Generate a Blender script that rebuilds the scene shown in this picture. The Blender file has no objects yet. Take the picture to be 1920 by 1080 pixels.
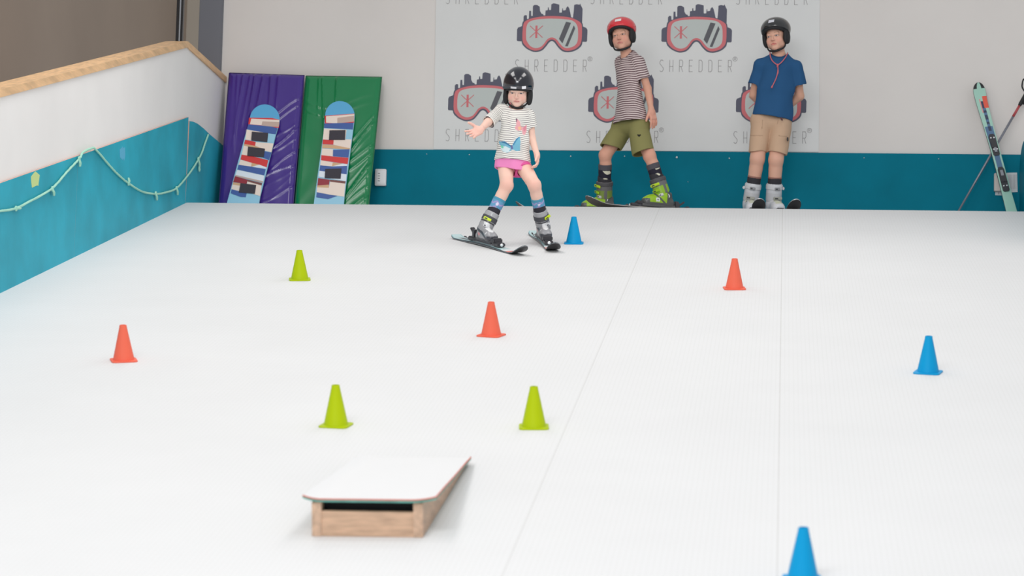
import bpy, bmesh, math, random
import numpy as np
from mathutils import Vector, Matrix
from mathutils.geometry import tessellate_polygon
random.seed(7)
SC = bpy.context.scene
COL = SC.collection
V3 = lambda *a: np.array(a, float)
def nrm(v):
    v = np.asarray(v, float); return v / np.linalg.norm(v)

# ------------------------------------------------------------------ camera
FPX, YAW, PITCH, ROLL, TH = 5100.0, 0.09945819, 0.10646312, 0.02419489, 0.24559683
CAM = V3(0, 0, 1.5)
def cam_axes():
    cy, sy, cp, sp = math.cos(YAW), math.sin(YAW), math.cos(PITCH), math.sin(PITCH)
    w = V3(-sy*cp, cy*cp, sp); r = V3(cy, sy, 0); u = np.cross(r, w)
    c, s = math.cos(ROLL), math.sin(ROLL)
    return c*r + s*u, -s*r + c*u, w
CR, CU, CW = cam_axes()
def ray(x, y): return CR*(x-960)/FPX - CU*(y-540)/FPX + CW
def at(x, y, Y):                       # point of the photograph at a known distance Y
    d = ray(x, y); return CAM + d*(Y/d[1])
def atx(x, y, X):
    d = ray(x, y); return CAM + d*(X/d[0])
H = 2.211214565868473
SN = V3(0, -math.sin(TH), math.cos(TH))     # slope normal
SD = V3(0, math.cos(TH), math.sin(TH))      # up the slope
def on_slope(x, y):
    d = ray(x, y); return CAM + d*(-H/(d @ SN))
def zs(Y): return CAM[2] + Y*math.tan(TH) - H/math.cos(TH)
def plane_pt(x, y, p0, n):
    d = ray(x, y); return CAM + d*(((p0-CAM) @ n)/(d @ n))
cam = bpy.data.cameras.new('camera'); co = bpy.data.objects.new('camera', cam); COL.objects.link(co)
m = Matrix(((CR[0], CU[0], -CW[0], CAM[0]), (CR[1], CU[1], -CW[1], CAM[1]), (CR[2], CU[2], -CW[2], CAM[2]), (0, 0, 0, 1)))
co.matrix_world = m
cam.sensor_width = 36; cam.lens = 36*FPX/1920; cam.clip_end = 200
cam.dof.use_dof = True; cam.dof.focus_distance = 18.1; cam.dof.aperture_fstop = 3.8
SC.camera = co

# ------------------------------------------------------------------ materials
def lin(c):
    c = np.asarray(c, float)/255.0
    return np.where(c <= .04045, c/12.92, ((c+.055)/1.055)**2.4)
def rgba(c): return tuple(lin(c)) + (1.0,)
MATS = {}
def mat(name, col=(200, 200, 200), rough=.6, metal=0, spec=.5, coat=0, noise=0, nscale=8, bump=0, bscale=60, stretch=None, sub=0, nlo=None):
    if name in MATS: return MATS[name]
    M = bpy.data.materials.new(name); M.use_nodes = True; MATS[name] = M
    nt = M.node_tree; b = nt.nodes['Principled BSDF']
    b.inputs['Base Color'].default_value = rgba(col)
    b.inputs['Roughness'].default_value = rough; b.inputs['Metallic'].default_value = metal
    b.inputs['Specular IOR Level'].default_value = spec
    b.inputs['Coat Weight'].default_value = coat; b.inputs['Coat Roughness'].default_value = .08
    if sub:
        b.inputs['Subsurface Weight'].default_value = sub; b.inputs['Subsurface Radius'].default_value = (1, .35, .2); b.inputs['Subsurface Scale'].default_value = .006
    if noise or bump:
        tc = nt.nodes.new('ShaderNodeTexCoord'); mp = nt.nodes.new('ShaderNodeMapping')
        nt.links.new(tc.outputs['Object'], mp.inputs['Vector'])
        if stretch: mp.inputs['Scale'].default_value = stretch
        if noise:
            n = nt.nodes.new('ShaderNodeTexNoise'); n.inputs['Scale'].default_value = nscale; n.inputs['Detail'].default_value = 5
            nt.links.new(mp.outputs[0], n.inputs['Vector'])
            r = nt.nodes.new('ShaderNodeMix'); r.data_type = 'RGBA'
            lo = nlo if nlo is not None else np.clip(np.array(col)*(1-noise), 0, 255)
            r.inputs['A'].default_value = rgba(lo); r.inputs['B'].default_value = rgba(np.clip(np.array(col)*(1+noise*.5), 0, 255))
            mr = nt.nodes.new('ShaderNodeMapRange'); mr.inputs['From Min'].default_value = .3; mr.inputs['From Max'].default_value = .7
            nt.links.new(n.outputs['Fac'], mr.inputs['Value']); nt.links.new(mr.outputs[0], r.inputs['Factor'])
            nt.links.new(r.outputs['Result'], b.inputs['Base Color'])
        if bump:
            n2 = nt.nodes.new('ShaderNodeTexNoise'); n2.inputs['Scale'].default_value = bscale; n2.inputs['Detail'].default_value = 3
            nt.links.new(mp.outputs[0], n2.inputs['Vector'])
            bp = nt.nodes.new('ShaderNodeBump'); bp.inputs['Strength'].default_value = bump; bp.inputs['Distance'].default_value = .01
            nt.links.new(n2.outputs['Fac'], bp.inputs['Height']); nt.links.new(bp.outputs[0], b.inputs['Normal'])
    return M
def attr_mat(name, rough=.6, spec=.4, sub=0, coat=0, bump=0, bscale=300, stripe=None):
    """pigment from the vertex attribute Col; stripe=(period, duty, colour A, colour B) dyed along attribute v, printed over where attribute p is 1"""
    if name in MATS: return MATS[name]
    M = bpy.data.materials.new(name); M.use_nodes = True; MATS[name] = M
    nt = M.node_tree; b = nt.nodes['Principled BSDF']
    b.inputs['Roughness'].default_value = rough; b.inputs['Specular IOR Level'].default_value = spec
    b.inputs['Coat Weight'].default_value = coat
    if sub:
        b.inputs['Subsurface Weight'].default_value = sub; b.inputs['Subsurface Radius'].default_value = (1, .35, .2); b.inputs['Subsurface Scale'].default_value = .006
    a = nt.nodes.new('ShaderNodeAttribute'); a.attribute_name = 'Col'
    out = a.outputs['Color']
    if stripe:
        per, duty, A, B = stripe
        v = nt.nodes.new('ShaderNodeAttribute'); v.attribute_name = 'v'
        d = nt.nodes.new('ShaderNodeMath'); d.operation = 'DIVIDE'; d.inputs[1].default_value = per
        f = nt.nodes.new('ShaderNodeMath'); f.operation = 'FRACT'
        l = nt.nodes.new('ShaderNodeMath'); l.operation = 'LESS_THAN'; l.inputs[1].default_value = duty
        nt.links.new(v.outputs['Fac'], d.inputs[0]); nt.links.new(d.outputs[0], f.inputs[0]); nt.links.new(f.outputs[0], l.inputs[0])
        mx = nt.nodes.new('ShaderNodeMix'); mx.data_type = 'RGBA'; mx.inputs['A'].default_value = rgba(A); mx.inputs['B'].default_value = rgba(B)
        nt.links.new(l.outputs[0], mx.inputs['Factor'])
        p = nt.nodes.new('ShaderNodeAttribute'); p.attribute_name = 'p'
        m2 = nt.nodes.new('ShaderNodeMix'); m2.data_type = 'RGBA'
        nt.links.new(p.outputs['Fac'], m2.inputs['Factor']); nt.links.new(mx.outputs['Result'], m2.inputs['A']); nt.links.new(out, m2.inputs['B'])
        out = m2.outputs['Result']
    nt.links.new(out, b.inputs['Base Color'])
    if bump:
        tc = nt.nodes.new('ShaderNodeTexCoord'); n2 = nt.nodes.new('ShaderNodeTexNoise'); n2.inputs['Scale'].default_value = bscale
        nt.links.new(tc.outputs['Object'], n2.inputs['Vector'])
        bp = nt.nodes.new('ShaderNodeBump'); bp.inputs['Strength'].default_value = bump; bp.inputs['Distance'].default_value = .005
        nt.links.new(n2.outputs['Fac'], bp.inputs['Height']); nt.links.new(bp.outputs[0], b.inputs['Normal'])
    return M

# ------------------------------------------------------------------ objects
def tag(o, label=None, cat=None, group=None, kind=None):
    if label: o['label'] = label
    if cat: o['category'] = cat
    if group: o['group'] = group
    if kind: o['kind'] = kind
    return o
ROOTW = {}
def thing(name, label, cat, loc=(0, 0, 0), group=None, M=None):
    o = bpy.data.objects.new(name, None); COL.objects.link(o)
    o.empty_display_size = .1
    if M is not None: o.matrix_world = M; ROOTW[o.name] = np.zeros(3)
    else: o.location = tuple(loc); ROOTW[o.name] = np.asarray(loc, float)
    return tag(o, label, cat, group)
class MB:
    """collects faces of one part"""
    def __init__(s): s.v = []; s.f = []; s.m = []
    def add(s, v, f, m=0):
        b = len(s.v); s.v += [tuple(map(float, q)) for q in v]; s.f += [tuple(i+b for i in q) for q in f]; s.m += [m]*len(f); return s
    def box(s, c, half, M=None, m=0, bev=0):
        c = np.asarray(c, float); M = np.eye(3) if M is None else np.asarray(M, float)   # rows are the box axes
        bm = bmesh.new(); bmesh.ops.create_cube(bm, size=2)
        for q in bm.verts: q.co = Vector((q.co.x*half[0], q.co.y*half[1], q.co.z*half[2]))
        if bev: bmesh.ops.bevel(bm, geom=bm.edges[:], offset=bev, segments=2, affect='EDGES')
        bm.verts.index_update()
        s.add([c + M[0]*q.co.x + M[1]*q.co.y + M[2]*q.co.z for q in bm.verts], [[q.index for q in f.verts] for f in bm.faces], m)
        bm.free(); return s
    def prism(s, pts, ext, m=0, mside=None):
        """pts: outline of 3D points (planar), pushed by the vector ext"""
        pts = [np.asarray(p, float) for p in pts]; n = len(pts); ext = np.asarray(ext, float)
        tri = tessellate_polygon([[Vector(p) for p in pts]])
        nn = sum((np.cross(pts[i]-pts[0], pts[(i+1) % n]-pts[0]) for i in range(n)), np.zeros(3))
        if nn @ ext < 0: flip = 1
        else: flip = 0
        A = [tuple(t) for t in tri]
        # fix triangle orientation to match outline normal
        def orient(t, sgn):
            a, b, c = (pts[i] for i in t)
            return t if (np.cross(b-a, c-a) @ ext)*sgn > 0 else (t[0], t[2], t[1])
        top = [orient(t, 1) for t in A]; bot = [orient(t, -1) for t in A]
        s.add([p+ext for p in pts], top, m); s.add(pts, bot, m)
        for i in range(n):
            j = (i+1) % n
            q = [pts[i], pts[j], pts[j]+ext, pts[i]+ext]
            if flip: q = q[::-1]
            s.add(q, [(0, 1, 2, 3)], m if mside is None else mside)
        return s
    def flat(s, pts, m=0, face=None):
        pts = [np.asarray(p, float) for p in pts]
        tri = tessellate_polygon([[Vector(p) for p in pts]])
        out = []
        for t in tri:
            a, b, c = (pts[i] for i in t)
            t = tuple(t)
            if face is not None and np.cross(b-a, c-a) @ np.asarray(face) < 0: t = (t[0], t[2], t[1])
            out.append(t)
        return s.add(pts, out, m)
    def tube(s, path, r, seg=10, m=0, twist=None, capped=True):
        path = [np.asarray(p, float) for p in path]; n = len(path)
        rr = r if hasattr(r, '__len__') else [r]*n
        t0 = nrm(path[1]-path[0]); a = nrm(np.cross(t0, V3(.3, .2, .93) if abs(t0[2]) < .9 else V3(1, 0, 0)))
        vs = []; dist = 0
        for i, p in enumerate(path):
            t = nrm(path[min(i+1, n-1)]-path[max(i-1, 0)])
            a = nrm(a-t*(a @ t)); b = np.cross(t, a)
            if i: dist += np.linalg.norm(p-path[i-1])
            for k in range(seg):
                ph = 2*math.pi*k/seg
                q = rr[i]
                if twist: q *= 1+.22*math.cos(3*ph-dist*twist)
                vs.append(p+q*(math.cos(ph)*a+math.sin(ph)*b))
        fs = [(i*seg+k, i*seg+(k+1) % seg, (i+1)*seg+(k+1) % seg, (i+1)*seg+k) for i in range(n-1) for k in range(seg)]
        if capped: fs += [tuple(range(seg))[::-1], tuple((n-1)*seg+k for k in range(seg))]
        return s.add(vs, fs, m)
    def lathe(s, prof, c=(0, 0, 0), seg=40, m=0):
        c = np.asarray(c, float); vs = []; n = len(prof)
        for r, z in prof:
            for k in range(seg): vs.append(c+V3(r*math.cos(2*math.pi*k/seg), r*math.sin(2*math.pi*k/seg), z))
        fs = [(i*seg+k, i*seg+(k+1) % seg, (i+1)*seg+(k+1) % seg, (i+1)*seg+k) for i in range(n-1) for k in range(seg)]
        return s.add(vs, fs, m)
    def build(s, name, mats, parent=None, smooth=False, label=None):
        me = bpy.data.meshes.new(name)
        off = np.zeros(3)
        q = parent
        while q is not None:
            if q.name in ROOTW: off = ROOTW[q.name]; break
            q = q.parent
        me.from_pydata([tuple(np.array(p)-off) for p in s.v], [], s.f)
        mats = mats if isinstance(mats, (list, tuple)) else [mats]
        for M in mats: me.materials.append(M)
        me.polygons.foreach_set('material_index', s.m)
        if smooth is True: me.polygons.foreach_set('use_smooth', [True]*len(s.f))
        me.validate(); me.update()
        o = bpy.data.objects.new(name, me); COL.objects.link(o)
        if smooth == 'auto':
            bm = bmesh.new(); bm.from_mesh(me)
            for f in bm.faces: f.smooth = True
            for e in bm.edges:
                if len(e.link_faces) == 2 and e.calc_face_angle(0) > math.radians(35): e.smooth = False
            bm.to_mesh(me); bm.free()
        if parent is not None: o.parent = parent
        if label: o['label'] = label
        return o
def struct(o): o['kind'] = 'structure'; return o
def spline(pts, n=12):
    P = [np.asarray(p, float) for p in pts]; P = [2*P[0]-P[1]]+P+[2*P[-1]-P[-2]]; out = []
    for i in range(1, len(P)-2):
        for k in range(n):
            t = k/n
            out.append(.5*((2*P[i])+(-P[i-1]+P[i+1])*t+(2*P[i-1]-5*P[i]+4*P[i+1]-P[i+2])*t*t+(-P[i-1]+3*P[i]-3*P[i+1]+P[i+2])*t**3))
    out.append(P[-2]); return out

# ------------------------------------------------------------------ solid modelling by distance fields (bodies, clothes, boots, helmets)
class Prim:
    def __init__(s, fn, lo, hi, k=.01, op='u', cuts=()):
        s.fn = fn; s.lo = np.asarray(lo, float); s.hi = np.asarray(hi, float); s.k = k; s.op = op; s.cuts = cuts
    def __call__(s, X, Y, Z, cut=True):
        d = s.fn(X, Y, Z)
        if cut:
            for p, n in s.cuts: d = np.maximum(d, (X-p[0])*n[0]+(Y-p[1])*n[1]+(Z-p[2])*n[2])
        return d
def cap(a, b, ra, rb=None, k=.01, op='u', wide=None, cuts=()):
    a = np.asarray(a, float); b = np.asarray(b, float); rb = ra if rb is None else rb
    ab = b-a; L2 = max(ab @ ab, 1e-9)
    if wide: e = nrm(wide[0]); g = 1-1/wide[1]
    def fn(X, Y, Z):
        x, y, z = X-a[0], Y-a[1], Z-a[2]
        t = np.clip((x*ab[0]+y*ab[1]+z*ab[2])/L2, 0, 1)
        x = x-t*ab[0]; y = y-t*ab[1]; z = z-t*ab[2]
        if wide:
            mm = (x*e[0]+y*e[1]+z*e[2])*g
            x = x-mm*e[0]; y = y-mm*e[1]; z = z-mm*e[2]
        return np.sqrt(x*x+y*y+z*z)-(ra+(rb-ra)*t)
    R = max(ra, rb)*(wide[1] if wide else 1)
    return Prim(fn, np.minimum(a, b)-R, np.maximum(a, b)+R, k, op, cuts)
def ell(c, r, M=None, k=.01, op='u', cuts=()):
    c = np.asarray(c, float); r = np.asarray(r, float); M = np.eye(3) if M is None else M
    def fn(X, Y, Z):
        x, y, z = X-c[0], Y-c[1], Z-c[2]
        u = [(x*M[i][0]+y*M[i][1]+z*M[i][2]) for i in range(3)]
        k0 = np.sqrt(sum((u[i]/r[i])**2 for i in range(3))); k1 = np.sqrt(sum((u[i]/r[i]**2)**2 for i in range(3)))
        return k0*(k0-1)/np.maximum(k1, 1e-6)
    R = r.max(); return Prim(fn, c-R, c+R, k, op, cuts)
def rbox(c, half, M=None, r=.01, k=.01, op='u', cuts=()):
    c = np.asarray(c, float); M = np.eye(3) if M is None else M; half = np.asarray(half, float)
    def fn(X, Y, Z):
        x, y, z = X-c[0], Y-c[1], Z-c[2]
        q = [np.abs(x*M[i][0]+y*M[i][1]+z*M[i][2])-(half[i]-r) for i in range(3)]
        return np.sqrt(sum(np.maximum(a, 0)**2 for a in q))+np.minimum(np.maximum(np.maximum(q[0], q[1]), q[2]), 0)-r
    R = np.linalg.norm(half); return Prim(fn, c-R, c+R, k, op, cuts)
def smin(a, b, k):
    if k <= 0: return np.minimum(a, b)
    h = np.maximum(k-np.abs(a-b), 0)/k
    return np.minimum(a, b)-h*h*k*.25
def field(prims, grid, cut=True):
    xs, ys, zg = grid; d = np.full((len(xs), len(ys), len(zg)), .08, np.float32)
    for p in prims:
        mg = .03+p.k
        i = [slice(max(np.searchsorted(g, p.lo[n]-mg)-1, 0), np.searchsorted(g, p.hi[n]+mg)+1) for n, g in enumerate(grid)]
        X = xs[i[0]][:, None, None]; Y = ys[i[1]][None, :, None]; Z = zg[i[2]][None, None, :]
        if 0 in (X.size, Y.size, Z.size): continue
        q = p(X, Y, Z, cut).astype(np.float32); s = d[i[0], i[1], i[2]]
        if p.op == 'u': s[...] = smin(s, q, p.k)
        elif p.op == 's': s[...] = -smin(-s, q, p.k)
    return d
def surface(d, grid):
    s = d < 0
    nx, ny, nz = d.shape
    cnt = np.zeros((nx-1, ny-1, nz-1), np.int8)
    C = [(i, j, k) for i in (0, 1) for j in (0, 1) for k in (0, 1)]
    for i, j, k in C: cnt += s[i:nx-1+i, j:ny-1+j, k:nz-1+k]
    cells = np.argwhere((cnt > 0) & (cnt < 8)); N = len(cells)
    idx = np.full(cnt.shape, -1, np.int32); idx[cells[:, 0], cells[:, 1], cells[:, 2]] = np.arange(N)
    ds = [d[cells[:, 0]+i, cells[:, 1]+j, cells[:, 2]+k] for i, j, k in C]
    acc = np.zeros((N, 3)); w = np.zeros(N)
    for a in range(8):
        for b in range(a+1, 8):
            ca, cb = np.array(C[a]), np.array(C[b])
            if np.abs(ca-cb).sum() != 1: continue
            x = (ds[a] < 0) != (ds[b] < 0)
            t = np.where(x, ds[a]/np.where(x, ds[a]-ds[b], 1), 0)
            acc += np.where(x[:, None], ca+(cb-ca)*t[:, None], 0); w += x
    loc = acc/w[:, None]
    P = np.empty((N, 3))
    for n, g in enumerate(grid):
        c = cells[:, n]; P[:, n] = g[c]+(g[c+1]-g[c])*loc[:, n]
    faces = []
    for ax in range(3):
        o = [0, 0, 0]; o[ax] = 1
        A = s[:nx-o[0], :ny-o[1], :nz-o[2]]; B = s[o[0]:, o[1]:, o[2]:]
        e = np.argwhere(A != B); b1, b2 = (ax+1) % 3, (ax+2) % 3
        sh = cnt.shape
        e = e[(e[:, b1] > 0) & (e[:, b2] > 0) & (e[:, b1] < sh[b1]) & (e[:, b2] < sh[b2])]
        q = []
        for u, v in ((-1, -1), (0, -1), (0, 0), (-1, 0)):
            c = e.copy(); c[:, b1] += u; c[:, b2] += v; q.append(idx[c[:, 0], c[:, 1], c[:, 2]])
        q = np.stack(q, 1); ins = s[e[:, 0], e[:, 1], e[:, 2]]
        q[~ins] = q[~ins][:, ::-1]; faces.append(q)
    return P, np.concatenate(faces)
def sdf_mesh(name, prims, h, M, parent, shell=0, post=None, col=None, attrs=None, hfine=None, smooth=1, label=None, sub=()):
    """hfine = list of (axis, lo, hi, h): finer grid planes in that span"""
    lo = np.min([p.lo for p in prims if p.op == 'u'], 0)-.02; hi = np.max([p.hi for p in prims if p.op == 'u'], 0)+.02
    grid = []
    for n in range(3):
        g = [lo[n]]
        while g[-1] < hi[n]:
            st = h
            for ax, a, b, hh in (hfine or ()):
                if ax == n and a <= g[-1] <= b: st = hh
            g.append(g[-1]+st)
        grid.append(np.array(g))
    d = field(prims, grid)
    X = grid[0][:, None, None]; Y = grid[1][None, :, None]; Z = grid[2][None, None, :]
    dp = post(X, Y, Z).astype(np.float32) if post else 0
    d = d+dp
    if shell:
        d0 = field(prims, grid, cut=False)+dp
        d = np.maximum(d, -(d0+shell))
    for p in sub:
        q = p(X, Y, Z).astype(np.float32); d = -smin(-d, q, p.k)
    P, F = surface(d, grid)
    for _ in range(smooth):                     # one light relaxing pass removes grid ripple
        S = np.zeros_like(P); c = np.zeros(len(P))
        for a, b in ((0, 1), (1, 2), (2, 3), (3, 0)):
            np.add.at(S, F[:, a], P[F[:, b]]); np.add.at(c, F[:, a], 1)
            np.add.at(S, F[:, b], P[F[:, a]]); np.add.at(c, F[:, b], 1)
        P = .5*P+.5*S/np.maximum(c, 1)[:, None]
    off = np.zeros(3); q = parent
    while q is not None:
        if q.name in ROOTW: off = ROOTW[q.name]; break
        q = q.parent
    me = bpy.data.meshes.new(name)
    me.vertices.add(len(P)); me.vertices.foreach_set('co', (P-off).astype(np.float32).ravel())
    me.loops.add(F.size); me.loops.foreach_set('vertex_index', F.astype(np.int32).ravel())
    me.polygons.add(len(F)); me.polygons.foreach_set('loop_start', np.arange(0, F.size, 4, dtype=np.int32))
    me.polygons.foreach_set('use_smooth', np.ones(len(F), bool))
    me.update(calc_edges=True)
    if col is not None:
        c = lin(col(P)); a = me.attributes.new('Col', 'FLOAT_COLOR', 'POINT')
        a.data.foreach_set('color', np.concatenate([c, np.ones((len(P), 1))], 1).astype(np.float32).ravel())
    for nm, fn in (attrs or {}).items():
        a = me.attributes.new(nm, 'FLOAT', 'POINT'); a.data.foreach_set('value', fn(P).astype(np.float32))
    me.materials.append(M)
    o = bpy.data.objects.new(name, me); COL.objects.link(o)
    if parent is not None: o.parent = parent
    if label: o['label'] = label
    return o
def prim_at(ps, P): return np.min([p(P[:, 0], P[:, 1], P[:, 2], False) for p in ps], 0)
# ------------------------------------------------------------------ the hall
YC = 20.30; ZC = zs(YC)
XL = -4.553
YB = float(atx(419, 270, XL)[1])
XR = float(at(1908, 385, YB)[0])
def wx(x, y): return at(x, y, YB)
WHITE = mat('white_wall_paint', (234, 231, 229), .75, noise=.02, nscale=1.2)
BACKW = mat('back_wall_paint', (222, 216, 212), .8, noise=.025, nscale=.8)
BEIGE = mat('shaded_beige_wall', (166, 149, 135), .85, noise=.04, nscale=.6)  # beige darkened in the colour for the dim side room
STRIP = mat('cream_wall_paint', (196, 187, 174), .85)
GREY = mat('grey_column_paint', (112, 114, 122), .7)
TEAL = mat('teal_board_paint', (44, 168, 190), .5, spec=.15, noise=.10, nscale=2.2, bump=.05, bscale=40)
TEALB = mat('shaded_teal_board_paint', (0, 116, 138), .6, spec=.08, noise=.05, nscale=2.5, bump=.05, bscale=40)  # teal of the left boards, darkened to carry the shade at the back
PLY = mat('plywood_edge', (205, 165, 150), .7)
PINE = mat('pine_trim', (226, 184, 138), .55, noise=.12, nscale=6, stretch=(6, .6, 6))

# brush matting of the slope: fine ribs and two joints between strips
def matting():
    M = bpy.data.materials.new('white_ski_matting'); M.use_nodes = True; nt = M.node_tree; b = nt.nodes['Principled BSDF']
    N = nt.nodes.new; L = nt.links.new
    tc = N('ShaderNodeTexCoord'); sp = N('ShaderNodeSeparateXYZ'); L(tc.outputs['Object'], sp.inputs[0])
    def mth(op, a, bb=None, c=None):
        n = N('ShaderNodeMath'); n.operation = op
        for i, q in enumerate((a, bb, c)):
            if q is None: continue
            if isinstance(q, (int, float)): n.inputs[i].default_value = q
            else: L(q, n.inputs[i])
        return n.outputs[0]
    fx = mth('FRACT', mth('DIVIDE', sp.outputs['X'], .021)); rib = mth('GREATER_THAN', fx, .78)
    fy = mth('FRACT', mth('DIVIDE', sp.outputs['Y'], .045)); row = mth('GREATER_THAN', fy, .8)
    grid = mth('MAXIMUM', rib, row)
    no = N('ShaderNodeTexNoise'); no.inputs['Scale'].default_value = 1.3; no.inputs['Detail'].default_value = 6; L(tc.outputs['Object'], no.inputs['Vector'])
    nf = N('ShaderNodeTexNoise'); nf.inputs['Scale'].default_value = 160; L(tc.outputs['Object'], nf.inputs['Vector'])
    seams = None
    for x0 in SEAMS:
        q = mth('LESS_THAN', mth('ABSOLUTE', mth('SUBTRACT', sp.outputs['X'], x0)), .0026)
        seams = q if seams is None else mth('MAXIMUM', seams, q)
    c1 = N('ShaderNodeMix'); c1.data_type = 'RGBA'; c1.inputs['A'].default_value = rgba((221, 221, 222)); c1.inputs['B'].default_value = rgba((215, 215, 215))
    L(mth('MULTIPLY', grid, mth('MULTIPLY', nf.outputs['Fac'], 1.3)), c1.inputs['Factor'])
    c2 = N('ShaderNodeMix'); c2.data_type = 'RGBA'; c2.blend_type = 'MULTIPLY'; c2.inputs['Factor'].default_value = 1
    L(c1.outputs['Result'], c2.inputs['A'])
    cr = N('ShaderNodeMapRange'); cr.inputs['From Min'].default_value = .3; cr.inputs['From Max'].default_value = .7; cr.inputs['To Min'].default_value = .97; cr.inputs['To Max'].default_value = 1
    L(no.outputs['Fac'], cr.inputs['Value']); L(cr.outputs[0], c2.inputs['B'])
    c3 = N('ShaderNodeMix'); c3.data_type = 'RGBA'; c3.inputs['B'].default_value = rgba((165, 162, 158)); L(c2.outputs['Result'], c3.inputs['A'])
    L(mth('MULTIPLY', seams, mth('MULTIPLY', nf.outputs['Fac'], .55)), c3.inputs['Factor']); L(c3.outputs['Result'], b.inputs['Base Color'])
    b.inputs['Roughness'].default_value = .85; b.inputs['Specular IOR Level'].default_value = .2
    bp = N('ShaderNodeBump'); bp.inputs['Strength'].default_value = .05; bp.inputs['Distance'].default_value = .003; bp.invert = True
    L(grid, bp.inputs['Height']); L(bp.outputs[0], b.inputs['Normal'])
    return M
SEAMS = [float(np.mean([on_slope(1240, 394)[0], on_slope(940, 1060)[0]])), float(np.mean([on_slope(1470, 402)[0], on_slope(1451, 1070)[0]]))]
prof = [(3.0, zs(3.0))]
for i in range(7):                                 # crest rounded over a small radius
    a = TH*(1-i/6); prof.append((YC+.16*(i/6-.5)*1, zs(YC-.08)+ (0 if i == 0 else sum(math.tan(TH*(1-(j+.5)/6))*.16/6 for j in range(i)))))
ZC = prof[-1][1]
prof += [(YB+.05, ZC), (YB+.05, ZC-.3), (YC, ZC-.3), (3.0, zs(3.0)-.3)]
fl = MB().prism([(XL-.1, y, z) for y, z in prof], (XR-XL+.2, 0, 0)).build('floor', matting()); struct(fl)

# left half wall with pine capping
T0, T1 = atx(0, 182, XL), atx(349.4, 88.9, XL)
sl = (T1[2]-T0[2])/(T1[1]-T0[1]); YK = float(T1[1])
def ztop(Y): return T1[2]+sl*(Y-YK)
def zcap(Y): return ztop(min(Y, YK))
struct(MB().prism([(XL, 5, zs(5)-.3), (XL, YC, ZC-.3), (XL, YB, ZC-.3), (XL, YB, T1[2]), (XL, YK, T1[2]), (XL, 5, ztop(5))], (-.14, 0, 0)).build('wall_left', WHITE))
ct = .048
struct(MB().prism([(XL+.012, 5, ztop(5)), (XL+.012, YK, T1[2]), (XL+.012, YK, T1[2]+ct), (XL+.012, 5, ztop(5)+ct)], (-.17, 0, 0)).build('trim_1', PINE))
struct(MB().prism([(XL+.012, YK+.001, T1[2]), (XL+.012, YB-.02, T1[2]), (XL+.012, YB-.02, T1[2]+ct), (XL+.012, YK+.001, T1[2]+ct)], (-.17, 0, 0)).build('trim_2', PINE))

# teal kick boards on the left wall
XT = XL+.001
B0, B1 = atx(0, 341.6, XL), atx(349.4, 219.4, XL)
bs = (B1[2]-B0[2])/(B1[1]-B0[1])
def zb(Y): return B1[2]+bs*(Y-B1[1])
ysp = float(atx(134, 478, XL)[1])
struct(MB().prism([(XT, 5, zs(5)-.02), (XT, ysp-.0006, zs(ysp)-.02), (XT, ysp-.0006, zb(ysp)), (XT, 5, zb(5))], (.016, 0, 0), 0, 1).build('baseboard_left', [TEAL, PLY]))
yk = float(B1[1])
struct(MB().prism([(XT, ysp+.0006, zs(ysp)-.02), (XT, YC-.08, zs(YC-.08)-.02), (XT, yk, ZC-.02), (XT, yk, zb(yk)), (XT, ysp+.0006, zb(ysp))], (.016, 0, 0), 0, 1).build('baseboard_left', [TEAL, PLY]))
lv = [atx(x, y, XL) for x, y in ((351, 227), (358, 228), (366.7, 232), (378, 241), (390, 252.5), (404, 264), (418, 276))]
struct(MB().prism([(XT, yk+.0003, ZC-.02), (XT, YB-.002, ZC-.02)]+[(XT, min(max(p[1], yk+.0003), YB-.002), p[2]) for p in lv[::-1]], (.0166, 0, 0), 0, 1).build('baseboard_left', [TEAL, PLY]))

# low teal partition on the right, rounded off at its far top corner
XP = float(at(1911, 345, YB)[0]); zr = float(at(1880, 284, YB)[2])
rb = [(XP, YC-2.0, zs(YC-2.0)-.05), (XP, YC, ZC-.05), (XP, YB-.02, ZC-.05)]
for i in range(9):
    a = math.pi/2*i/8; rb.append((XP, YB-.02-.34*(1-math.cos(a)), zr-.20+.22*math.sin(a)))
rb += [(XP, YC, zr+.02), (XP, YC-2.0, zr+.02-2.0*math.tan(TH))]
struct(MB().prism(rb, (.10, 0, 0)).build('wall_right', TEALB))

# back wall, grey column, the room beyond the half wall
xcl = float(wx(375, 60)[0]); xcr = float(wx(418, 60)[0])
struct(MB().box(((xcl+XR+1.6)/2, YB+.1, 3.9), ((XR+1.6-xcl)/2, .1, 3.9)).build('wall_back', BACKW))
struct(MB().box(((xcl+xcr)/2, YB-.025, 4.0), ((xcr-xcl)/2, .03, 3.6), bev=.004).build('trim_3', GREY))
YF = 27.0; XS = float(at(350, 40, YF)[0])
struct(MB().box((XS-.1, 16, 3.5), (.1, 11.1, 5)).build('wall_side', BEIGE))
struct(MB().box(((XS+xcl)/2+.3, YF+.1, 3.5), ((xcl-XS)/2+.9, .1, 5)).build('wall_far', STRIP))
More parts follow.
